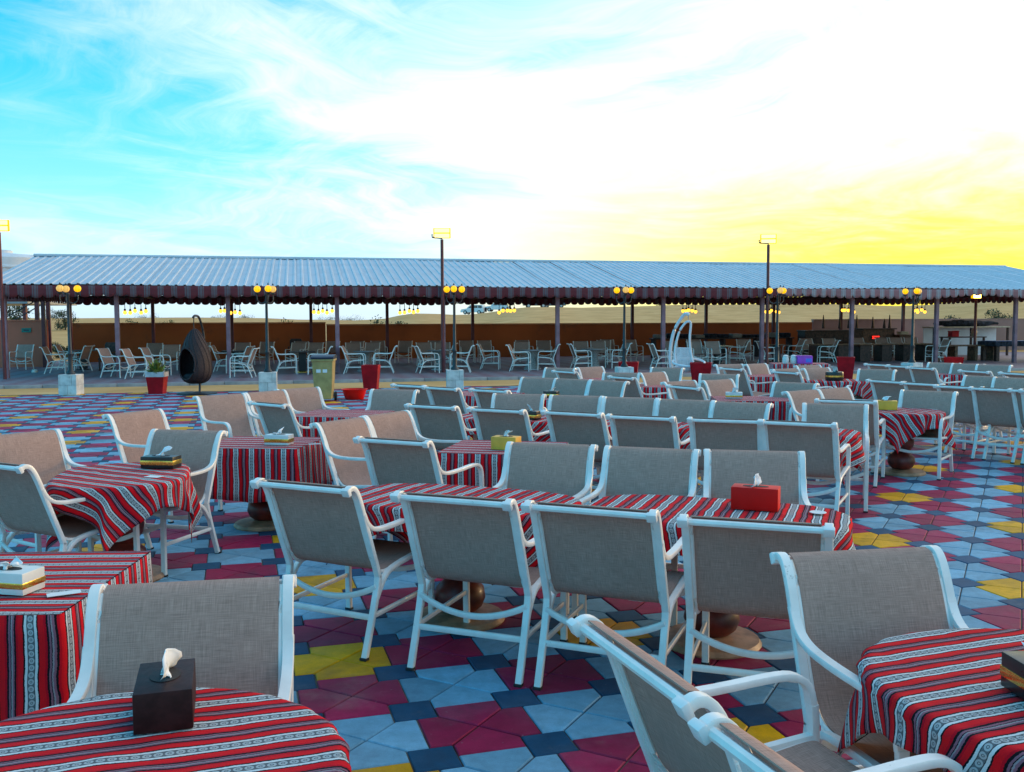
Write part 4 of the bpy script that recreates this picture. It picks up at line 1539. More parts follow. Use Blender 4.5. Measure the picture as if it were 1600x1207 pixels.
def serving_area():
    p = pv_(36.0, 8.6, PZ)
    o = thing('serving_counter', 'dark wooden serving counter with upright posts and red lit sign', 'counter', p, AX)
    link('cabinet', MB().box((-1.2, 0, .62), (3.1, .7, 1.24), .01).mesh('cabinet', 'dark_wood', False), o)
    link('cabinet', MB().box((1.35, .1, .66), (1.8, .7, 1.32), .01).mesh('cabinet', 'brown_wood', False), o)
    link('shelf', MB().box((-1.2, -.06, 1.27), (3.2, .86, .06), .01).mesh('shelf', 'dark_wood', False), o)
    link('shelf', MB().box((1.35, .04, 1.35), (1.9, .86, .05), .01).mesh('shelf', 'dark_wood', False), o)
    for k, x in enumerate((-1.5, -.6, -.1, .35, 1.25, 1.9, 2.2)):
        q = MB().lathe([(.07, 1.3), (.075, 1.32), (.05, 1.6), (.02, 1.95 - .1 * (k % 3)), (.0, 1.99 - .1 * (k % 3))], 8, (x, .1, .08))
        link('finial', q.mesh('finial', 'dark_wood'), o)
    for i in range(6):
        link('door_panel', MB().box((-2.5 + i * .52, -.36, .62), (.44, .03, .95), .012).mesh('door_panel', 'dark_wood', False), o)
    sg = link('sign', MB().box((1.15, -.30, .93), (.42, .04, .2), .006).mesh('sign', 'black_metal', False), o)
    for r in range(2):
        for c in range(4):
            link('glyph', MB().box((1.0 + c * .1, -.326, .97 - r * .085), (.085, .012, .05), .002).mesh('glyph', 'led_red', False), sg)
    b = thing('brown_cabinet', 'small stepped brown cabinet at the right end of the counter', 'cabinet', pv_(38.6, 8.2, PZ), AX)
    link('carcass', MB().box((0, 0, .5), (.7, .55, 1.0), .01).mesh('carcass', 'brown_wood', False), b)
    link('top', MB().box((0, 0, 1.03), (.8, .62, .06), .01).mesh('top', 'brown_wood', False), b)
    link('lamp_box', MB().box((0, 0, 1.14), (.45, .35, .14), .02).mesh('lamp_box', 'pale_top', False), b)
    # long table in front of the row of chairs
    lt = thing('long_table', 'long dark table with panel legs in front of the serving counter', 'table', pv_(33.4, 3.0, PZ), AX)
    link('top', MB().box((0, 0, .73), (5.6, .8, .05), .01).mesh('top', 'brown_wood', False), lt)
    for x in (-2.6, -1.55, -.5, .55, 1.6, 2.6):
        link('panel_leg', MB().box((x, 0, .352), (.5, .6, .70), .01).mesh('panel_leg', 'dark_wood', False), lt)
    d = thing('side_table', 'brown side table carrying a red box beside the right wall', 'table', pv_(39.2, 4.6, PZ), AX)
    link('top', MB().box((0, 0, .98), (2.0, .7, .05), .01).mesh('top', 'dark_wood', False), d)
    for x in (-.9, .9):
        for y in (-.28, .28):
            link('leg', MB().box((x, y, .477), (.08, .08, .954), .006).mesh('leg', 'dark_wood', False), d)
    rb = thing('red_box', 'small red box on the brown side table', 'box', pv_(38.7, 4.6, PZ + 1.006), AX)
    link('body', MB().box((0, 0, .12), (.36, .3, .24), .01).mesh('body', 'pot_red', False), rb)
    link('lid', MB().box((0, 0, .255), (.39, .33, .03), .006).mesh('lid', 'pot_red', False), rb)
    br = thing('bread_basket', 'tan round topped basket on the brown side table', 'basket', pv_(39.8, 4.6, PZ + 1.006), AX)
    link('bowl', MB().lathe([(.08, 0), (.14, .1), (.15, .14), (.13, .14)], 14).mesh('bowl', 'pale_top'), br)
    link('loaf', MB().lathe([(.12, .14), (.13, .22), (.10, .32), (.04, .38), (.0, .39)], 14).mesh('loaf', 'pedestal_disc'), br)
    bt = thing('wooden_bench', 'long low wooden bench table in front of the side table', 'bench', pv_(37.3, 2.2, PZ), AX)
    link('top', MB().box((0, 0, .66), (3.2, .7, .06), .01).mesh('top', 'brown_wood', False), bt)
    for x in (-1.4, -.5, .5, 1.4):
        link('leg', MB().box((x, 0, .317), (.14, .5, .63), .01).mesh('leg', 'brown_wood', False), bt)
    g = thing('game_table', 'blue topped table under the dark bundle at the right edge', 'table', pv_(39.6, 1.8, PZ), AX)
    link('bed', MB().box((0, 0, .74), (2.9, 1.1, .22), .02).mesh('bed', 'dark_cloth', False), g)
    link('playfield', MB().box((0, 0, .858), (2.7, .92, .012), .002).mesh('playfield', 'blue_top', False), g)
    for x in (-1.25, 1.25):
        for y in (-.4, .4):
            link('leg', MB().box((x, y, .317), (.16, .16, .634), .01).mesh('leg', 'dark_wood', False), g)
    sh = thing('storage_shelf', 'open shelf stacked with a dark cloth bundle at the right edge', 'shelf', pv_(41.6, 7.4, PZ), AX)
    link('board', MB().box((0, 0, 1.42), (4.4, .9, .06), .01).mesh('board', 'pale_top', False), sh)
    link('back_panel', MB().box((0, .42, .71), (4.2, .04, 1.38), .005).mesh('back_panel', 'tank_white', False), sh)
    for x in (-2.1, 0, 2.1):
        link('upright', MB().box((x, -.38, .694), (.09, .09, 1.388), .006).mesh('upright', 'dark_wood', False), sh)
    bd = MB()
    n, m = 40, 10
    vs, fs = [], []
    for i in range(n):
        t = i / (n - 1)
        for j in range(m):
            a = 2 * PI * j / m
            r = (.17 + .05 * noise.noise(Vector((t * 14, math.cos(a) * 2, math.sin(a) * 2)))) * math.sin(PI * min(.97, max(.03, t))) ** .35
            vs.append(((t - .5) * 3.6, math.cos(a) * r * 1.5, max(.0, .15 + math.sin(a) * r + .05 * noise.noise(Vector((t * 6, 3, 1))))))
    for i in range(n - 1):
        for j in range(m):
            fs.append((i * m + j, i * m + (j + 1) % m, (i + 1) * m + (j + 1) % m, (i + 1) * m + j))
    bd.add(vs, fs)
    thing('cloth_bundle', 'dark rolled cloth bundle lying on the storage shelf', 'cloth bundle', pv_(41.6, 7.4, PZ + 1.452), AX, None, bd.mesh('cloth_bundle', 'dark_cloth'))
    # low rack with bundles behind the chairs, right of the hanging chair
    rk = thing('low_rack', 'low dark rack with folded bundles before the brown wall', 'rack', pv_(29.5, 9.5, PZ), AX)
    link('board', MB().box((0, 0, .92), (7.4, .7, .06), .01).mesh('board', 'dark_wood', False), rk)
    for x in (-3.6, -1.8, 0, 1.8, 3.6):
        link('leg', MB().box((x, 0, .444), (.1, .5, .888), .006).mesh('leg', 'dark_wood', False), rk)
    rr = random.Random(9)
    me = MB().box((0, 0, .1), (.55, .5, .2), .06).mesh('folded_bundle', 'dark_cloth')
    me2 = MB().box((0, 0, .1), (.55, .5, .2), .06).mesh('folded_bundle', 'wicker_grey')
    for k in range(11):
        pos = pv_(29.5 - 3.3 + k * .66, 9.5, PZ + .952)
        q = thing('folded_bundle', '%s folded bundle from the left on the low dark rack' % ORD[k], 'bundle', pos, AX + rr.uniform(-.2, .2), 'folded bundles on the rack', me if k % 3 else me2)
        q.scale = (1, 1, rr.uniform(.7, 1.25))


serving_area()

# ------------------------------------------------------------------ lamps
def globe_lamp(x, y, rz, lit, lab):
    o = thing('globe_lamp', lab, 'lamp post', (x, y, .52), rz, 'triple globe lamp posts')
    link('post', MB().lathe([(.10, 0), (.11, .02), (.10, .05), (.06, .1), (.055, .5), (.065, .52), (.045, .55), (.035, 1.5), (.032, 2.0), (.045, 2.03), (.03, 2.06)], 14).mesh('post', 'post_dark'), o)
    for k in range(3):
        a = 2 * PI * k / 3
        cx, cy = .235 * math.cos(a), .235 * math.sin(a)
        link('arm', MB().tube(smooth_path([(0, 0, 1.86), (cx * .5, cy * .5, 1.80), (cx, cy, 1.88), (cx, cy, 2.04)], 5), .014, 6).mesh('arm', 'post_dark'), o)
        link('cup', MB().lathe([(.02, 2.02), (.06, 2.05), (.065, 2.08)], 12, (cx, cy, 0)).mesh('cup', 'post_dark'), o)
        g = link('globe', MB().lathe([(max(.002,  .086 * math.sin(PI * i / 12)), 2.175 -  .086 * math.cos(PI * i / 12)) for i in range(13)], 18, (cx, cy, 0)).mesh('globe', 'lamp_amber' if lit[k] else 'lamp_pale'), o)
        link('finial', MB().lathe([(.03, 2.275), (.02, 2.30), (.004, 2.33)], 8, (cx, cy, 0)).mesh('finial', 'post_dark'), o)
        for mrd in range(6):
            b = 2 * PI * mrd / 6 + .3
            pts = [(cx +  .088 * math.sin(PI * i / 10) * math.cos(b), cy +  .088 * math.sin(PI * i / 10) * math.sin(b), 2.175 -  .088 * math.cos(PI * i / 10)) for i in range(1, 10)]
            link('rib', MB().tube(pts, .0028, 4).mesh('rib', 'gold'), g)
    b = thing('lamp_block', 'white masonry block under the ' + lab, 'block', (x, y, 0), rz * .2, 'white lamp blocks')
    link('core', MB().box((0, 0, .245), (.425, .425, .49)).mesh('core', 'mortar', False), b)
    for r in range(2):
        hb = .255
        for s in range(2):
            if r == 0:
                link('masonry_unit', MB().box((-.115 + s * .23, 0, .128), (.222, .45, .247), .008).mesh('masonry_unit', 'block_white', False), b)
            else:
                w_ = (.33, .114)[s]
                xc = (-.06, .17)[s]
                link('masonry_unit', MB().box((xc, 0, .388), (w_, .45, .262), .008).mesh('masonry_unit', 'block_white', False), b)


globe_lamp(-11.25, 23.8, .1, (1, 0, 0), 'leftmost globe lamp with one amber globe')
globe_lamp(-6.42, 24.55, 1.0, (0, 1, 1), 'second globe lamp from the left, left of the yellow bin')
globe_lamp(-1.55, 25.3, .55, (1, 1, 1), 'third globe lamp beside the middle flood lamp, all amber')
globe_lamp(3.2, 26.6, .55, (1, 1, 0), 'fourth globe lamp from the left, behind a red planter')
globe_lamp(7.8, 27.5, .55, (1, 1, 0), 'fifth globe lamp beside the right flood lamp')
globe_lamp(12.25, 28.6, 2.6, (1, 1, 0), 'rightmost globe lamp before the serving counter')


def flood_lamp(s, lab, yaw, n=-.62):
    p = pv_(s, n)
    o = thing('flood_lamp', lab, 'flood lamp', p, yaw, 'tall flood lamps')
    link('pole', MB().tube([(0, 0, 0), (0, 0, 4.68)], .055, 10).mesh('pole', 'column_red'), o)
    link('bracket', MB().tube([(0, 0, 4.62), (0, 0, 4.72), (-.34, 0, 4.76), (-.34, 0, 4.86)], .025, 6).mesh('bracket', 'post_dark'), o)
    h = link('housing', MB().box((0, .05, 4.90), (.60, .08, .36), .02).mesh('housing', 'flood_frame_glow', False), o)  # case is no light source; it emits to stand in for the panels' glow
    for z in (4.81, 4.99):
        link('light_panel', MB().box((0, -.002, z), (.52, .04, .135), .01).mesh('light_panel', 'flood', False), h)


flood_lamp(.07, 'flood lamp at the left edge on a red pole', .1)
flood_lamp(14.1, 'flood lamp on the middle column, brightest in the picture', 0)
flood_lamp(26.5, 'flood lamp on the right column against the yellow sky', -.15)
o = thing('low_lamp', 'low orange glowing lamp on a red pole at the right end', 'lamp post', pv_(37.9, 2.2, PZ), AX)
link('pole', MB().tube([(0, 0, 0), (0, 0, 2.7)], .06, 8).mesh('pole', 'column_red'), o)
link('housing', MB().box((0, 0, 2.80), (.42, .14, .2), .02).mesh('housing', 'flood_frame_glow', False), o)  # case emits too, in place of glow spilling from the panel
link('light_panel', MB().box((0, -.065, 2.79), (.36, .03, .14), .01).mesh('light_panel', 'flood_orange', False), o)


def pendant(px, lab, n=3.2):
    u = (px - 800) / 1460.
    B = PA + PN * n
    s = (u * B.y - B.x) / (PE.x - u * PE.y)
    p = pv_(s, n, 0)
    ztop = EAVE_Z + (RIDGE_Z - EAVE_Z) * (n - N0) / (NR - N0) - .05
    o = thing('pendant_light', lab, 'pendant light', p, AX + .3, 'pendant clusters under the pavilion roof')
    link('canopy', MB().box((0, 0, ztop - .03), (.9, .18, .05), .01).mesh('canopy', 'black_metal', False), o)
    rr = random.Random(int(px))
    for k in range(5):
        x = -.36 + k * .18 + rr.uniform(-.02, .02)
        y = rr.uniform(-.06, .06)
        zb = 2.24 + rr.uniform(-.05, .05)
        c = link('cord', MB().tube([(x, y, ztop - .03), (x, y, zb + .12)], .012, 5).mesh('cord', 'black_metal'), o)
        link('socket', MB().lathe([(.015, zb + .13), (.035, zb + .11), (.04, zb + .05)], 10, (x, y, 0)).mesh('socket', 'black_metal'), c)
        link('bulb', MB().lathe([(.03, zb + .06), (.065, zb + .02), (.07, zb - .02), (.045, zb - .07), (.003, zb - .085)], 12, (x, y, 0)).mesh('bulb', 'bulb'), c)


for px, lab in ((214, 'pendant cluster above the planter with leaves'), (361, 'pendant cluster above the brown egg chair'), (506, 'pendant cluster above the yellow bin'), (640, 'pendant cluster left of the middle flood lamp'), (793, 'pendant cluster beside the parked cars'), (1076, 'pendant cluster above the white hanging chair'), (1206, 'pendant cluster beside the right flood lamp column'), (1324, 'pendant cluster above the rightmost tall planter'), (1434, 'pendant cluster before the serving counter')):
    pendant(px, lab)

# ------------------------------------------------------------------ planters, bin, basin
def planter(x, y, w_, h, lab, rim=False):
    o = thing('planter', lab, 'planter', (x, y, 0), rad(-6 - x * 1.2), 'red planters')
    b, t = w_ * .38, w_ * .5
    vs = [(-b, -b, 0), (b, -b, 0), (b, b, 0), (-b, b, 0), (-t, -t, h), (t, -t, h), (t, t, h), (-t, t, h), (-t * .86, -t * .86, h), (t * .86, -t * .86, h), (t * .86, t * .86, h), (-t * .86, t * .86, h), (-t * .8, -t * .8, h - .06), (t * .8, -t * .8, h - .06), (t * .8, t * .8, h - .06), (-t * .8, t * .8, h - .06)]
    fs = [(3, 2, 1, 0)]
    for r in range(3):
        fs += [(r * 4 + i, r * 4 + (i + 1) % 4, (r + 1) * 4 + (i + 1) % 4, (r + 1) * 4 + i) for i in range(4)]
    link('pot', mesh_from('pot', vs, fs, 'pot_red'), o)
    link('soil', mesh_from('soil', [(-t * .83, -t * .83, h - .05), (t * .83, -t * .83, h - .05), (t * .83, t * .83, h - .05), (-t * .83, t * .83, h - .05)], [(0, 1, 2, 3)], 'sand_pot'), o)
    if rim:
        k = t * .99
        link('worn_rim', MB().prism([(-k - .004, -k - .004), (k + .004, -k - .004), (k + .004, k + .004), (-k - .004, k + .004)], 'z', h - .12, h + .004).mesh('worn_rim', 'pot_rim', False), o)
    return o


planter(-3.83, 25.35, .46, .66, 'dark red planter right of the yellow bin')
planter(-9.15, 24.05, .46, .56, 'red planter with worn pale rim holding a leafy plant', True)
planter(5.45, 26.9, .62, .62, 'red planter half hidden behind the white hanging chair')
planter(3.45, 27.6, .58, .62, 'red planter in front of the fourth globe lamp')
planter(10.4, 29.1, .54, .68, 'tall red planter in front of the sixth pavilion bay on the right')
planter(15.75, 33.3, .66, .5, 'far red planter at right behind the three chairs')


def leafy(x, y, z, lab):
    o = thing('potted_plant', lab, 'plant', (x, y, z), 0)
    rr = random.Random(4)
    vs, fs = [], []
    for k in range(60):
        a = rr.uniform(0, 2 * PI)
        ln = rr.uniform(.2, .5)
        el = rr.uniform(.2, 1.4)
        d = Vector((math.cos(a) * math.cos(el), math.sin(a) * math.cos(el), math.sin(el)))
        sd = d.cross(Vector((0, 0, 1))).normalized() * rr.uniform(.025, .05)
        b = Vector((rr.uniform(-.08, .08), rr.uniform(-.08, .08), 0))
        tip = b + d * ln - Vector((0, 0, .05 * (1.4 - el)))
        md = b + d * ln * .55
        i = len(vs)
        vs += [b, md + sd, tip, md - sd]
        fs.append((i, i + 1, i + 2, i + 3))
    link('leaves', mesh_from('leaves', vs, fs, 'leaf_bright'), o)
    mb = MB()
    for k in range(5):
        a = k * 1.3
        mb.tube([(0, 0, -.06), (.05 * math.cos(a), .05 * math.sin(a), .16)], .008, 5)
    s = link('stems', mb.mesh('stems', 'leaf_dark'), o)
    s['kind'] = 'stuff'


leafy(-9.15, 24.05, .51, 'bright green leafy plant growing in the worn red planter')


def build_bin():
    o = thing('wheelie_bin', 'olive yellow wheelie bin with dark blue lid and white marks', 'bin', (-4.33, 21.5, 0), rad(4))
    o.scale = (.86, .9, 1)
    vs, fs = [], []
    for (z, w_, d) in ((.06, .44, .46), (.5, .5, .54), (.95, .55, .62)):
        vs += [(-w_ / 2, -d / 2, z), (w_ / 2, -d / 2, z), (w_ / 2, d / 2, z), (-w_ / 2, d / 2, z)]
    fs = [(3, 2, 1, 0), (8, 9, 10, 11)]
    for r in range(2):
        fs += [(r * 4 + i, r * 4 + (i + 1) % 4, (r + 1) * 4 + (i + 1) % 4, (r + 1) * 4 + i) for i in range(4)]
    me = mesh_from('body', vs, fs, 'bin_yellow')
    b = link('body', me, o)
    bv = b.modifiers.new('bev', 'BEVEL')
    bv.width = .02
    bv.segments = 2
    link('rim', MB().box((0, 0, .955), (.60, .68, .05), .012).mesh('rim', 'bin_yellow', False), o)
    lid = MB()
    lid.prism([(-.36, .985), (.36, .985), (.36, 1.03), (.1, 1.075), (-.28, 1.05), (-.37, 1.02)], 'x', -.305, .305)
    link('lid', lid.mesh('lid', 'bin_lid'), o)
    link('handle', MB().tube([(-.22, .36, .95), (-.22, .43, .96), (.22, .43, .96), (.22, .36, .95)], .017, 6).mesh('handle', 'bin_lid'), o)
    for s in (-1, 1):
        w_ = MB()
        w_.lathe([(.02, -.03), (.1, -.03), (.105, 0), (.1, .03), (.02, .03)], 16)
        q = link('wheel', w_.mesh('wheel', 'rubber'), o, (s * .27, .22, .105))
        q.rotation_euler = (0, PI / 2, 0)
        link('mark', MB().box((-.02 + s * .085, -.291, .735), (.115, .004, .13), .001, Matrix.Rotation(-.09, 3, 'X')).mesh('mark', 'paper', False), o)


build_bin()
bs = thing('wash_basin', 'bright red plastic basin on the paving beside the bin', 'basin', (-3.72, 22.0, 0))
link('bowl', MB().lathe([(.20, 0), (.215, .01), (.26, .14), (.285, .235), (.275, .235), (.25, .14), (.2, .02), (.001, .02)], 32).mesh('bowl', 'basin_red'), bs)
link('rim', MB().lathe([(.275, .232), (.315, .236), (.318, .246), (.275, .246)], 32, cap=False).mesh('rim', 'basin_red'), bs)

# ------------------------------------------------------------------ hanging chairs
def egg_chair():
    x0, y0 = -8.08, 23.9
    o = thing('egg_chair', 'brown wicker egg shaped hanging chair on a black round base', 'hanging chair', (x0, y0, 0), rad(0))
    link('base', MB().lathe([(.50, 0), (.50, .02), (.46, .035), (.06, .05), (.05, .06)], 32).mesh('base', 'black_metal'), o)
    pole = smooth_path([(.03, .12, .03), (.03, .22, .5), (.05, .46, 1.0), (.06, .46, 1.5), (.04, .22, 1.93), (0, .02, 2.0), (-.03, -.06, 1.95)], 6)
    link('pole', MB().tube(pole, .03, 8).mesh('pole', 'post_dark'), o)
    link('hook', MB().tube([(-.02, -.04, 1.95), (-.02, -.04, 1.66)], .014, 6).mesh('hook', 'black_metal'), o)
    prof = [(.0, .27), (.14, .275), (.26, .32), (.35, .42), (.395, .56), (.40, .72), (.385, .9), (.345, 1.1), (.28, 1.3), (.20, 1.47), (.11, 1.6), (.03, 1.67)]
    pr = [(q.x, q.y) for q in smooth_path([(a, b, 0) for a, b in prof], 3)]
    n = 56
    vs, fs, keep = [], [], []
    for r, z in pr:
        for k in range(n):
            a = 2 * PI * k / n
            vs.append(Vector((r * math.cos(a), r * math.sin(a), z)))
    oc = Vector((math.cos(rad(-118)), math.sin(rad(-118)), 0))
    def cut(v):
        d = Vector((v.x, v.y, 0))
        if d.length < .05:
            return False
        c = d.normalized().dot(oc)
        ang = math.acos(max(-1, min(1, c)))
        return (ang / .78) ** 2 + ((v.z - .78) / .40) ** 2 < 1
    for i in range(len(pr) - 1):
        for k in range(n):
            f = (i * n + k, i * n + (k + 1) % n, (i + 1) * n + (k + 1) % n, (i + 1) * n + k)
            c = sum((vs[q] for q in f), Vector()) / 4
            if not cut(c):
                fs.append(f)
    sh = link('shell', mesh_from('shell', vs, fs, 'egg_wicker', True), o, (0, -.04, 0))
    md = sh.modifiers.new('thick', 'SOLIDIFY')
    md.thickness = .02
    rim = []
    for t in range(41):
        a = 2 * PI * t / 40
        ang = .78 * math.cos(a)
        z = .78 + .40 * math.sin(a)
        r = None
        for (r0, z0), (r1, z1) in zip(pr, pr[1:]):
            if z0 <= z <= z1:
                r = r0 + (r1 - r0) * (z - z0) / max(1e-6, z1 - z0)
                break
        b = rad(-118) + ang
        rim.append((r * math.cos(b), r * math.sin(b) - .04, z))
    link('rim', MB().tube(rim, .02, 6).mesh('rim', 'egg_wicker'), o)
    # woven strands round the shell
    for k in range(16):
        pts = []
        ph = k * 2 * PI / 16
        for i, (r, z) in enumerate(pr[2:-1]):
            a = ph + .5 * math.sin(z * 2.2)
            v = Vector((r * math.cos(a), r * math.sin(a), z))
            if cut(v):
                if len(pts) > 1:
                    link('strand', MB().tube(pts, .008, 5).mesh('strand', 'egg_wicker'), o)
                pts = []
                continue
            pts.append(((r + .004) * math.cos(a), (r + .004) * math.sin(a) - .04, z))
        if len(pts) > 1:
            link('strand', MB().tube(pts, .008, 5).mesh('strand', 'egg_wicker'), o)
    cu = MB().lathe([(0, .36), (.2, .36), (.29, .40), (.31, .47), (.24, .52), (0, .52)], 24, (0, -.04, 0), cap=False)
    link('cushion', cu.mesh('cushion', 'egg_cushion'), o)


egg_chair()


def white_hanging():
    x0, y0 = 5.05, 27.3
    o = thing('hanging_chair', 'white metal hanging chair on a curved stand', 'hanging chair', (x0, y0, 0), 0)
    link('stand', MB().tube(smooth_path([(-.15, .3, .05), (-.34, .34, .45), (-.36, .34, 1.0), (-.26, .26, 1.55), (-.05, .1, 1.95), (.06, 0, 2.03), (.1, -.02, 1.98)], 6), .05, 8).mesh('stand', 'white_tube'), o)
    link('base_ring', MB().tube([(.45 * math.cos(2 * PI * k / 32), .2 + .45 * math.sin(2 * PI * k / 32), .03) for k in range(33)], .028, 8).mesh('base_ring', 'white_tube'), o)
    link('hook', MB().tube([(.1, -.02, 2.0), (.09, -.02, 1.80)], .012, 6).mesh('hook', 'grey_metal'), o)
    link('frame', MB().tube(smooth_path([(-.22, -.02, .45), (-.28, .02, .72), (-.27, .05, 1.05), (-.16, .03, 1.5), (0, 0, 1.75), (.1, -.02, 1.80), (.17, 0, 1.74), (.15, .03, 1.35), (.17, .05, 1.05), (.22, .02, .72), (.27, -.02, .45)], 6), .034, 8).mesh('frame', 'white_tube'), o)
    ring = []
    for k in range(33):
        a = 2 * PI * k / 32
        ring.append((.08 + .46 * math.cos(a), -.18 + .40 * math.sin(a), .62 + .10 * math.sin(a)))
    link('arm_ring', MB().tube(ring, .034, 8).mesh('arm_ring', 'white_tube'), o)
    seat = MB().lathe([(.0, .34), (.2, .35), (.33, .40), (.40, .50), (.38, .50), (.31, .42), (.2, .37), (0, .36)], 28, (.05, -.15, 0), cap=False)
    link('seat', seat.mesh('seat', 'white_tube'), o)
    # woven wire back
    bk = link('back_mesh', MB().tube([(-.26, .04, 1.03), (.17, .04, 1.03)], .014, 6).mesh('back_mesh', 'white_tube'), o)
    for k in range(14):
        t = k / 13
        link('wire', MB().tube([(-.26 + .42 * t, .05, 1.03), (-.24 + .48 * t, .03, .45)], .013, 5).mesh('wire', 'white_tube'), bk)
    for k in range(16):
        z = .48 + k * .035
        link('wire', MB().tube([(-.255, .045, z), (.2, .045, z)], .010, 5).mesh('wire', 'white_tube'), bk)


white_hanging()

# ------------------------------------------------------------------ left edge: tank, stand, sign, small table
tk = thing('water_tank', 'pale round water tank rising behind the left end of the roof', 'water tank', (-25.2, 46.5, 0))
link('shell', MB().lathe([(2.35, 2.9), (2.4, 3.0), (2.4, 4.45), (2.46, 4.5), (2.46, 4.58), (2.38, 4.62), (2.38, 5.0), (2.0, 5.18), (.6, 5.3), (0, 5.3)], 40, cap=False).mesh('shell', 'tank_white'), tk)
link('hatch', MB().lathe([(.5, 5.28), (.52, 5.42), (.45, 5.46), (0, 5.46)], 20, cap=False).mesh('hatch', 'tank_white'), tk)
link('platform', MB().box((0, 0, 2.83), (5.0, 5.0, .12), .01).mesh('platform', 'grey_metal', False), tk)
for sx in (-1, 1):
    for sy in (-1, 1):
        link('support', MB().box((sx * 2.2, sy * 2.2, 1.385), (.16, .16, 2.77), .01).mesh('support', 'column_red', False), tk)
st = thing('steel_stand', 'dark red steel stand with crossed braces behind the left wall', 'steel frame', pv_(-3.4, 10.6), AX)
for sx in (-1.9, 1.9):
    for sy in (-.9, .9):
        link('post', MB().box((sx, sy, 1.4), (.16, .16, 2.8), .01).mesh('post', 'column_red', False), st)
for sy in (-.9, .9):
    link('beam', MB().box((0, sy, 2.86), (4.1, .17, .14), .01).mesh('beam', 'column_red', False), st)
    link('brace', MB().tube([(-1.8, sy, .6), (1.8, sy, 2.75)], .025, 6).mesh('brace', 'post_dark'), st)
    link('brace', MB().tube([(-1.8, sy + .05, 2.75), (1.8, sy + .05, .6)], .025, 6).mesh('brace', 'post_dark'), st)
hs_ = thing('orange_hut', 'orange walled hut with pale roof at the left picture edge', 'building', pv_(-5.6, 9.9), AX)
link('wall', MB().box((0, .9, 1.35), (1.6, 1.6, 2.7), .01).mesh('wall', 'wall_orange', False), hs_)
link('roof', MB().box((0, .9, 2.78), (1.9, 1.9, .12), .01).mesh('roof', 'tank_white', False), hs_)
link('door', MB().box((.3, .08, 1.0), (.7, .05, 2.0), .01).mesh('door', 'dark_wood', False), hs_)
sg = thing('green_sign', 'small green sign on the pinkish wall beside the gate', 'sign', pv_(-1.62, 8.47, 1.56), AX)
link('panel', MB().box((0, 0, 0), (.36, .03, .18), .006).mesh('panel', 'green_sign', False), sg)
link('emblem', MB().box((0, -.017, .0), (.20, .006, .05), .002).mesh('emblem', 'bin_lid', False), sg)
gt = thing('grey_cabinet', 'grey topped cabinet cut by the left picture edge', 'cabinet', pv_(-2.2, 4.2, PZ), AX)
link('body', MB().box((0, 0, .55), (.9, .6, 1.1), .01).mesh('body', 'dark_wood', False), gt)
link('top', MB().box((0, 0, 1.3), (1.0, .7, .36), .02).mesh('top', 'grey_metal', False), gt)
rk = thing('stone', 'small white stone lying on the pavilion floor at left', 'stone', pv_(-.05, 3.3, PZ))
sm = MB().lathe([(.0, 0), (.09, .01), (.12, .06), (.09, .12), (.0, .14)], 10, cap=False)
for v in sm.v:
    v += Vector((1, .6, .5)) * noise.noise(v * 9) * .03
    v.z = max(v.z, 0)
link('lump', sm.mesh('lump', 'block_white'), rk)

# ------------------------------------------------------------------ cars on the dunes
def suv(px, dist, rz, mat, lab):
    a = (px - 800) / 1460.
    y = dist / math.sqrt(1 + a * a)
    x = a * y
    o = thing('parked_car', lab, 'car', (x, y, terrain_z(x, y) - .05), rz, 'cars parked on the dune')
    low = [(-2.35, .45), (-2.38, .8), (-2.30, 1.05), (-1.0, 1.12), (1.15, 1.12), (2.2, .98), (2.38, .8), (2.38, .5), (2.2, .4), (-2.2, .4)]
    link('body', MB().prism(low, 'y', -.92, .92).mesh('body', mat), o)
    cab = [(-2.22, 1.1), (-2.10, 1.70), (-1.9, 1.82), (.25, 1.82), (.45, 1.76), (1.20, 1.12)]
    link('cabin', MB().prism(cab, 'y', -.80, .80).mesh('cabin', mat), o)
    for sy in (-1, 1):
        for w_ in ([(-2.02, 1.2), (-1.96, 1.66), (-1.2, 1.7), (-1.2, 1.2)], [(-1.1, 1.2), (-1.1, 1.7), (-.25, 1.7), (-.25, 1.2)], [(-.15, 1.2), (-.15, 1.7), (.30, 1.68), (.88, 1.2)]):
            m = MB().prism(w_, 'y', sy * .802 - .006, sy * .802 + .006)
            link('window', m.mesh('window', 'car_glass', False), o)
        for wx in (-1.45, 1.45):
            wm = MB().lathe([(.25, -.12), (.38, -.12), (.40, -.06), (.40, .06), (.38, .12), (.25, .12)], 20)
            q = link('wheel', wm.mesh('wheel', 'tyre'), o, (wx, sy * .86, .40))
            q.rotation_euler = (PI / 2, 0, 0)
            rm = MB().lathe([(.001, -.125), (.24, -.128), (.25, -.11), (.25, .11), (.24, .128), (.001, .125)], 16)
            link('rim', rm.mesh('rim', 'rim'), q)
        link('headlight', MB().box((2.36, sy * .68, .84), (.06, .34, .16), .02).mesh('headlight', 'box_white', False), o)
    ws = MB().add([(1.16, -.74, 1.16), (1.16, .74, 1.16), (.50, .70, 1.74), (.50, -.70, 1.74)], [(0, 1, 2, 3)])
    for v in ws.v:
        v += Vector((.03, 0, .03))
    q = link('windscreen', ws.mesh('windscreen', 'car_glass', False), o)
    link('spare_wheel', MB().tube([(-2.38, 0, .95), (-2.58, 0, .95)], .36, 18).mesh('spare_wheel', 'tyre'), o)
    link('bumper', MB().box((2.38, 0, .52), (.16, 1.8, .2), .04).mesh('bumper', 'grey_metal', False), o)


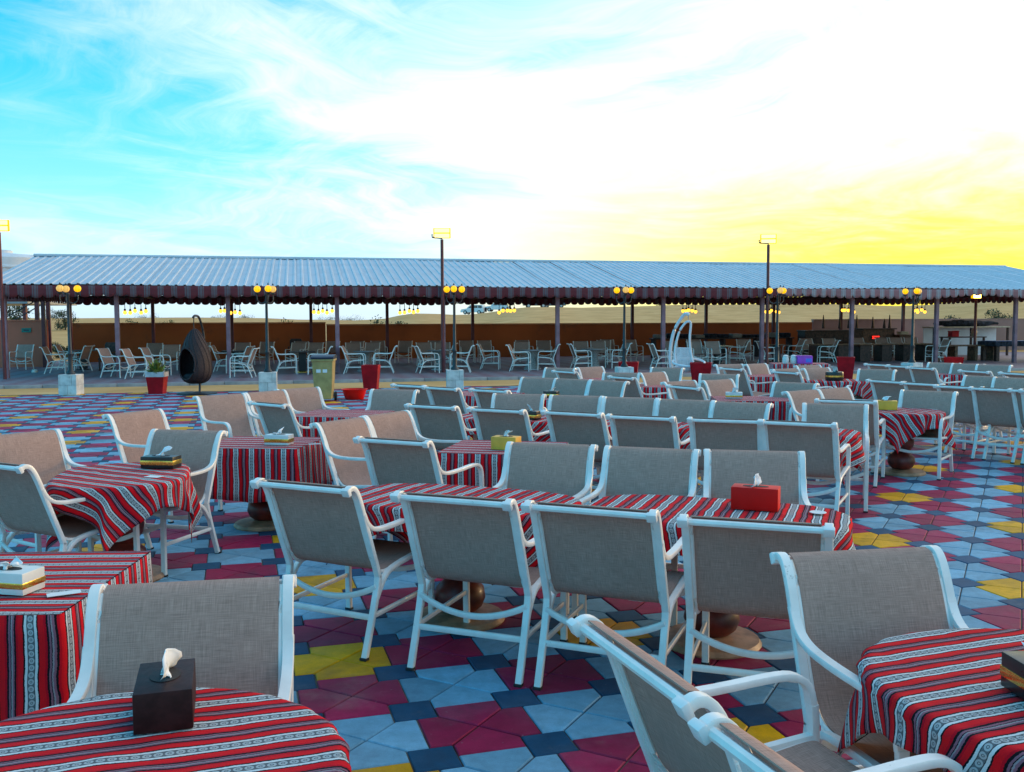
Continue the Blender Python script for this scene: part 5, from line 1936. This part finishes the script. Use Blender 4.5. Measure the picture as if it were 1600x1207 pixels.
suv(741, 182, rad(160), 'suv_white', 'white car parked on the dune left of the pendant lights')
suv(778, 182, rad(168), 'suv_white', 'second white car higher on the dune, partly hidden by pendant lights')
suv(837, 184, rad(185), 'suv_dark', 'dark car parked on the dune crest under the valance')
suv(866, 185, rad(175), 'suv_dark', 'second dark car on the crest beside the pavilion column')

# ------------------------------------------------------------------ bushes and far trees
def bush(x, y, w_, h, mat, lab, seed, trunk=0., group='desert shrubs beyond the wall'):
    rr = random.Random(seed)
    z0 = terrain_z(x, y)
    o = thing('desert_tree' if trunk else 'shrub', lab, 'tree' if trunk else 'shrub', (x, y, z0), 0, group)
    stems = []
    mb = MB()
    for k in range(7 if not trunk else 5):
        a = rr.uniform(0, 2 * PI)
        e = Vector((math.cos(a) * w_ * .32 * rr.random(), math.sin(a) * w_ * .32 * rr.random(), trunk + (h - trunk) * rr.uniform(.4, .85)))
        mid = Vector((e.x * .3, e.y * .3, trunk + (e.z - trunk) * .4))
        mb.tube(smooth_path([(0, 0, -.15), (e.x * .05, 0, trunk * .7 + .05), mid, e], 3), [.05 * h ** .5 * (1 - .8 * i / 9) for i in range(10)], 5)
        stems.append(e)
    link('trunk', mb.mesh('trunk', 'trunk'), o)
    vs, fs = [], []
    cl = []
    for k in range(26):
        a = rr.uniform(0, 2 * PI)
        r = math.sqrt(rr.random()) * w_ * .42
        zz = trunk + (h - trunk) * rr.uniform(.12, .92) * (1 - .35 * (r / (w_ * .5)) ** 2)
        cl.append((Vector((r * math.cos(a), r * math.sin(a), zz)), rr.uniform(.10, .22) * w_))
    for c, cr in cl:
        for k in range(70):
            d = Vector((rr.gauss(0, 1), rr.gauss(0, 1), rr.gauss(0, .8))).normalized() * cr * rr.random() ** .5
            p = c + d
            if p.z < .03:
                continue
            u = Vector((rr.uniform(-1, 1), rr.uniform(-1, 1), rr.uniform(-1, 1))).normalized()
            v = u.cross(Vector((rr.uniform(-1, 1), rr.uniform(-1, 1), rr.uniform(-1, 1)))).normalized()
            s = rr.uniform(.03, .06) * max(.7, h ** .6)
            i = len(vs)
            vs += [p - u * s, p + v * s * .5, p + u * s, p - v * s * .5]
            fs.append((i, i + 1, i + 2, i + 3))
    cr_ = link('crown', mesh_from('crown', vs, fs, mat), o)


def at(px, dist):
    a = (px - 800) / 1460.
    y = dist / math.sqrt(1 + a * a)
    return a * y, y


for i, (px, dist, w_, h, mat, tr, lab) in enumerate([
        (452, 66, 2.0, 1.9, 'leaf', 0, 'green shrub behind the wall right of the second globe lamp'),
        (606, 62, 2.4, 2.3, 'leaf', 0, 'broad green shrub behind the wall left of the dune'),
        (628, 66, 1.2, 1.9, 'leaf', 0, 'small shrub just right of the broad one behind the wall'),
        (205, 90, 1.8, 1.7, 'leaf', 0, 'shrub behind the wall left of the pendant lights'),
        (262, 90, 1.8, 1.7, 'leaf', 0, 'shrub behind the wall left of the egg chair'),
        (104, 110, 2.6, 2.2, 'leaf_dark', 0, 'dark bush behind the leftmost globe lamp'),
        (28, 110, 3.4, 3.6, 'leaf_dark', 0, 'bush behind the steel stand at the left'),
        (101, 54, 1.0, .7, 'leaf_dark', 0, 'low dark scrub seen through the gate opening'),
        (88, 62, 1.0, .6, 'leaf', 0, 'pale scrub higher on the slope in the gate opening'),
        (1415, 74, 1.5, 1.5, 'leaf', 0, 'shrub on the right dune above the counter posts'),
        (1482, 76, 2.0, 1.8, 'leaf_dark', 0, 'dark shrub on the right dune before the low lamp'),
        (1388, 82, 1.3, 1.0, 'leaf', 0, 'small shrub on the right dune left of the counter posts'),
        (1508, 80, 1.4, 1.0, 'leaf', 0, 'pale shrub on the right dune beneath the low lamp'),
        (1558, 84, 2.4, 1.7, 'leaf_dark', 0, 'wide dark shrub high on the right dune'),
        (1545, 182, 9.0, 3.6, 'leaf_dark', .6, 'spreading dark tree on the crest of the right dune'),
        (1518, 178, 4.0, 3.0, 'leaf_dark', .4, 'small tree left of the spreading one on the right dune'),
        (86, 210, 5, 3.0, 'leaf_dark', .6, 'far dark tree left of the leftmost globe lamp'),
        (232, 230, 6.0, 2.4, 'leaf_dark', .6, 'far tree on the horizon left of the egg chair'),
        (345, 230, 5, 2.2, 'leaf_dark', .6, 'far tree on the horizon right of the egg chair'),
        (386, 225, 4.5, 2.1, 'leaf_dark', .6, 'far tree on the horizon left of the second globe lamp'),
        (512, 240, 7, 2.4, 'leaf_dark', .6, 'far tree on the horizon above the bin'),
        (552, 240, 8, 2.6, 'leaf_dark', .6, 'far tree on the horizon right of the bin'),
        (1030, 183, 1.8, .9, 'leaf_dark', 0, 'tiny bush on the dune crest left of the hanging chair')]):
    x, y = at(px, dist)
    bush(x, y, w_, h, mat, lab, 40 + i, tr, 'desert shrubs and trees beyond the wall')
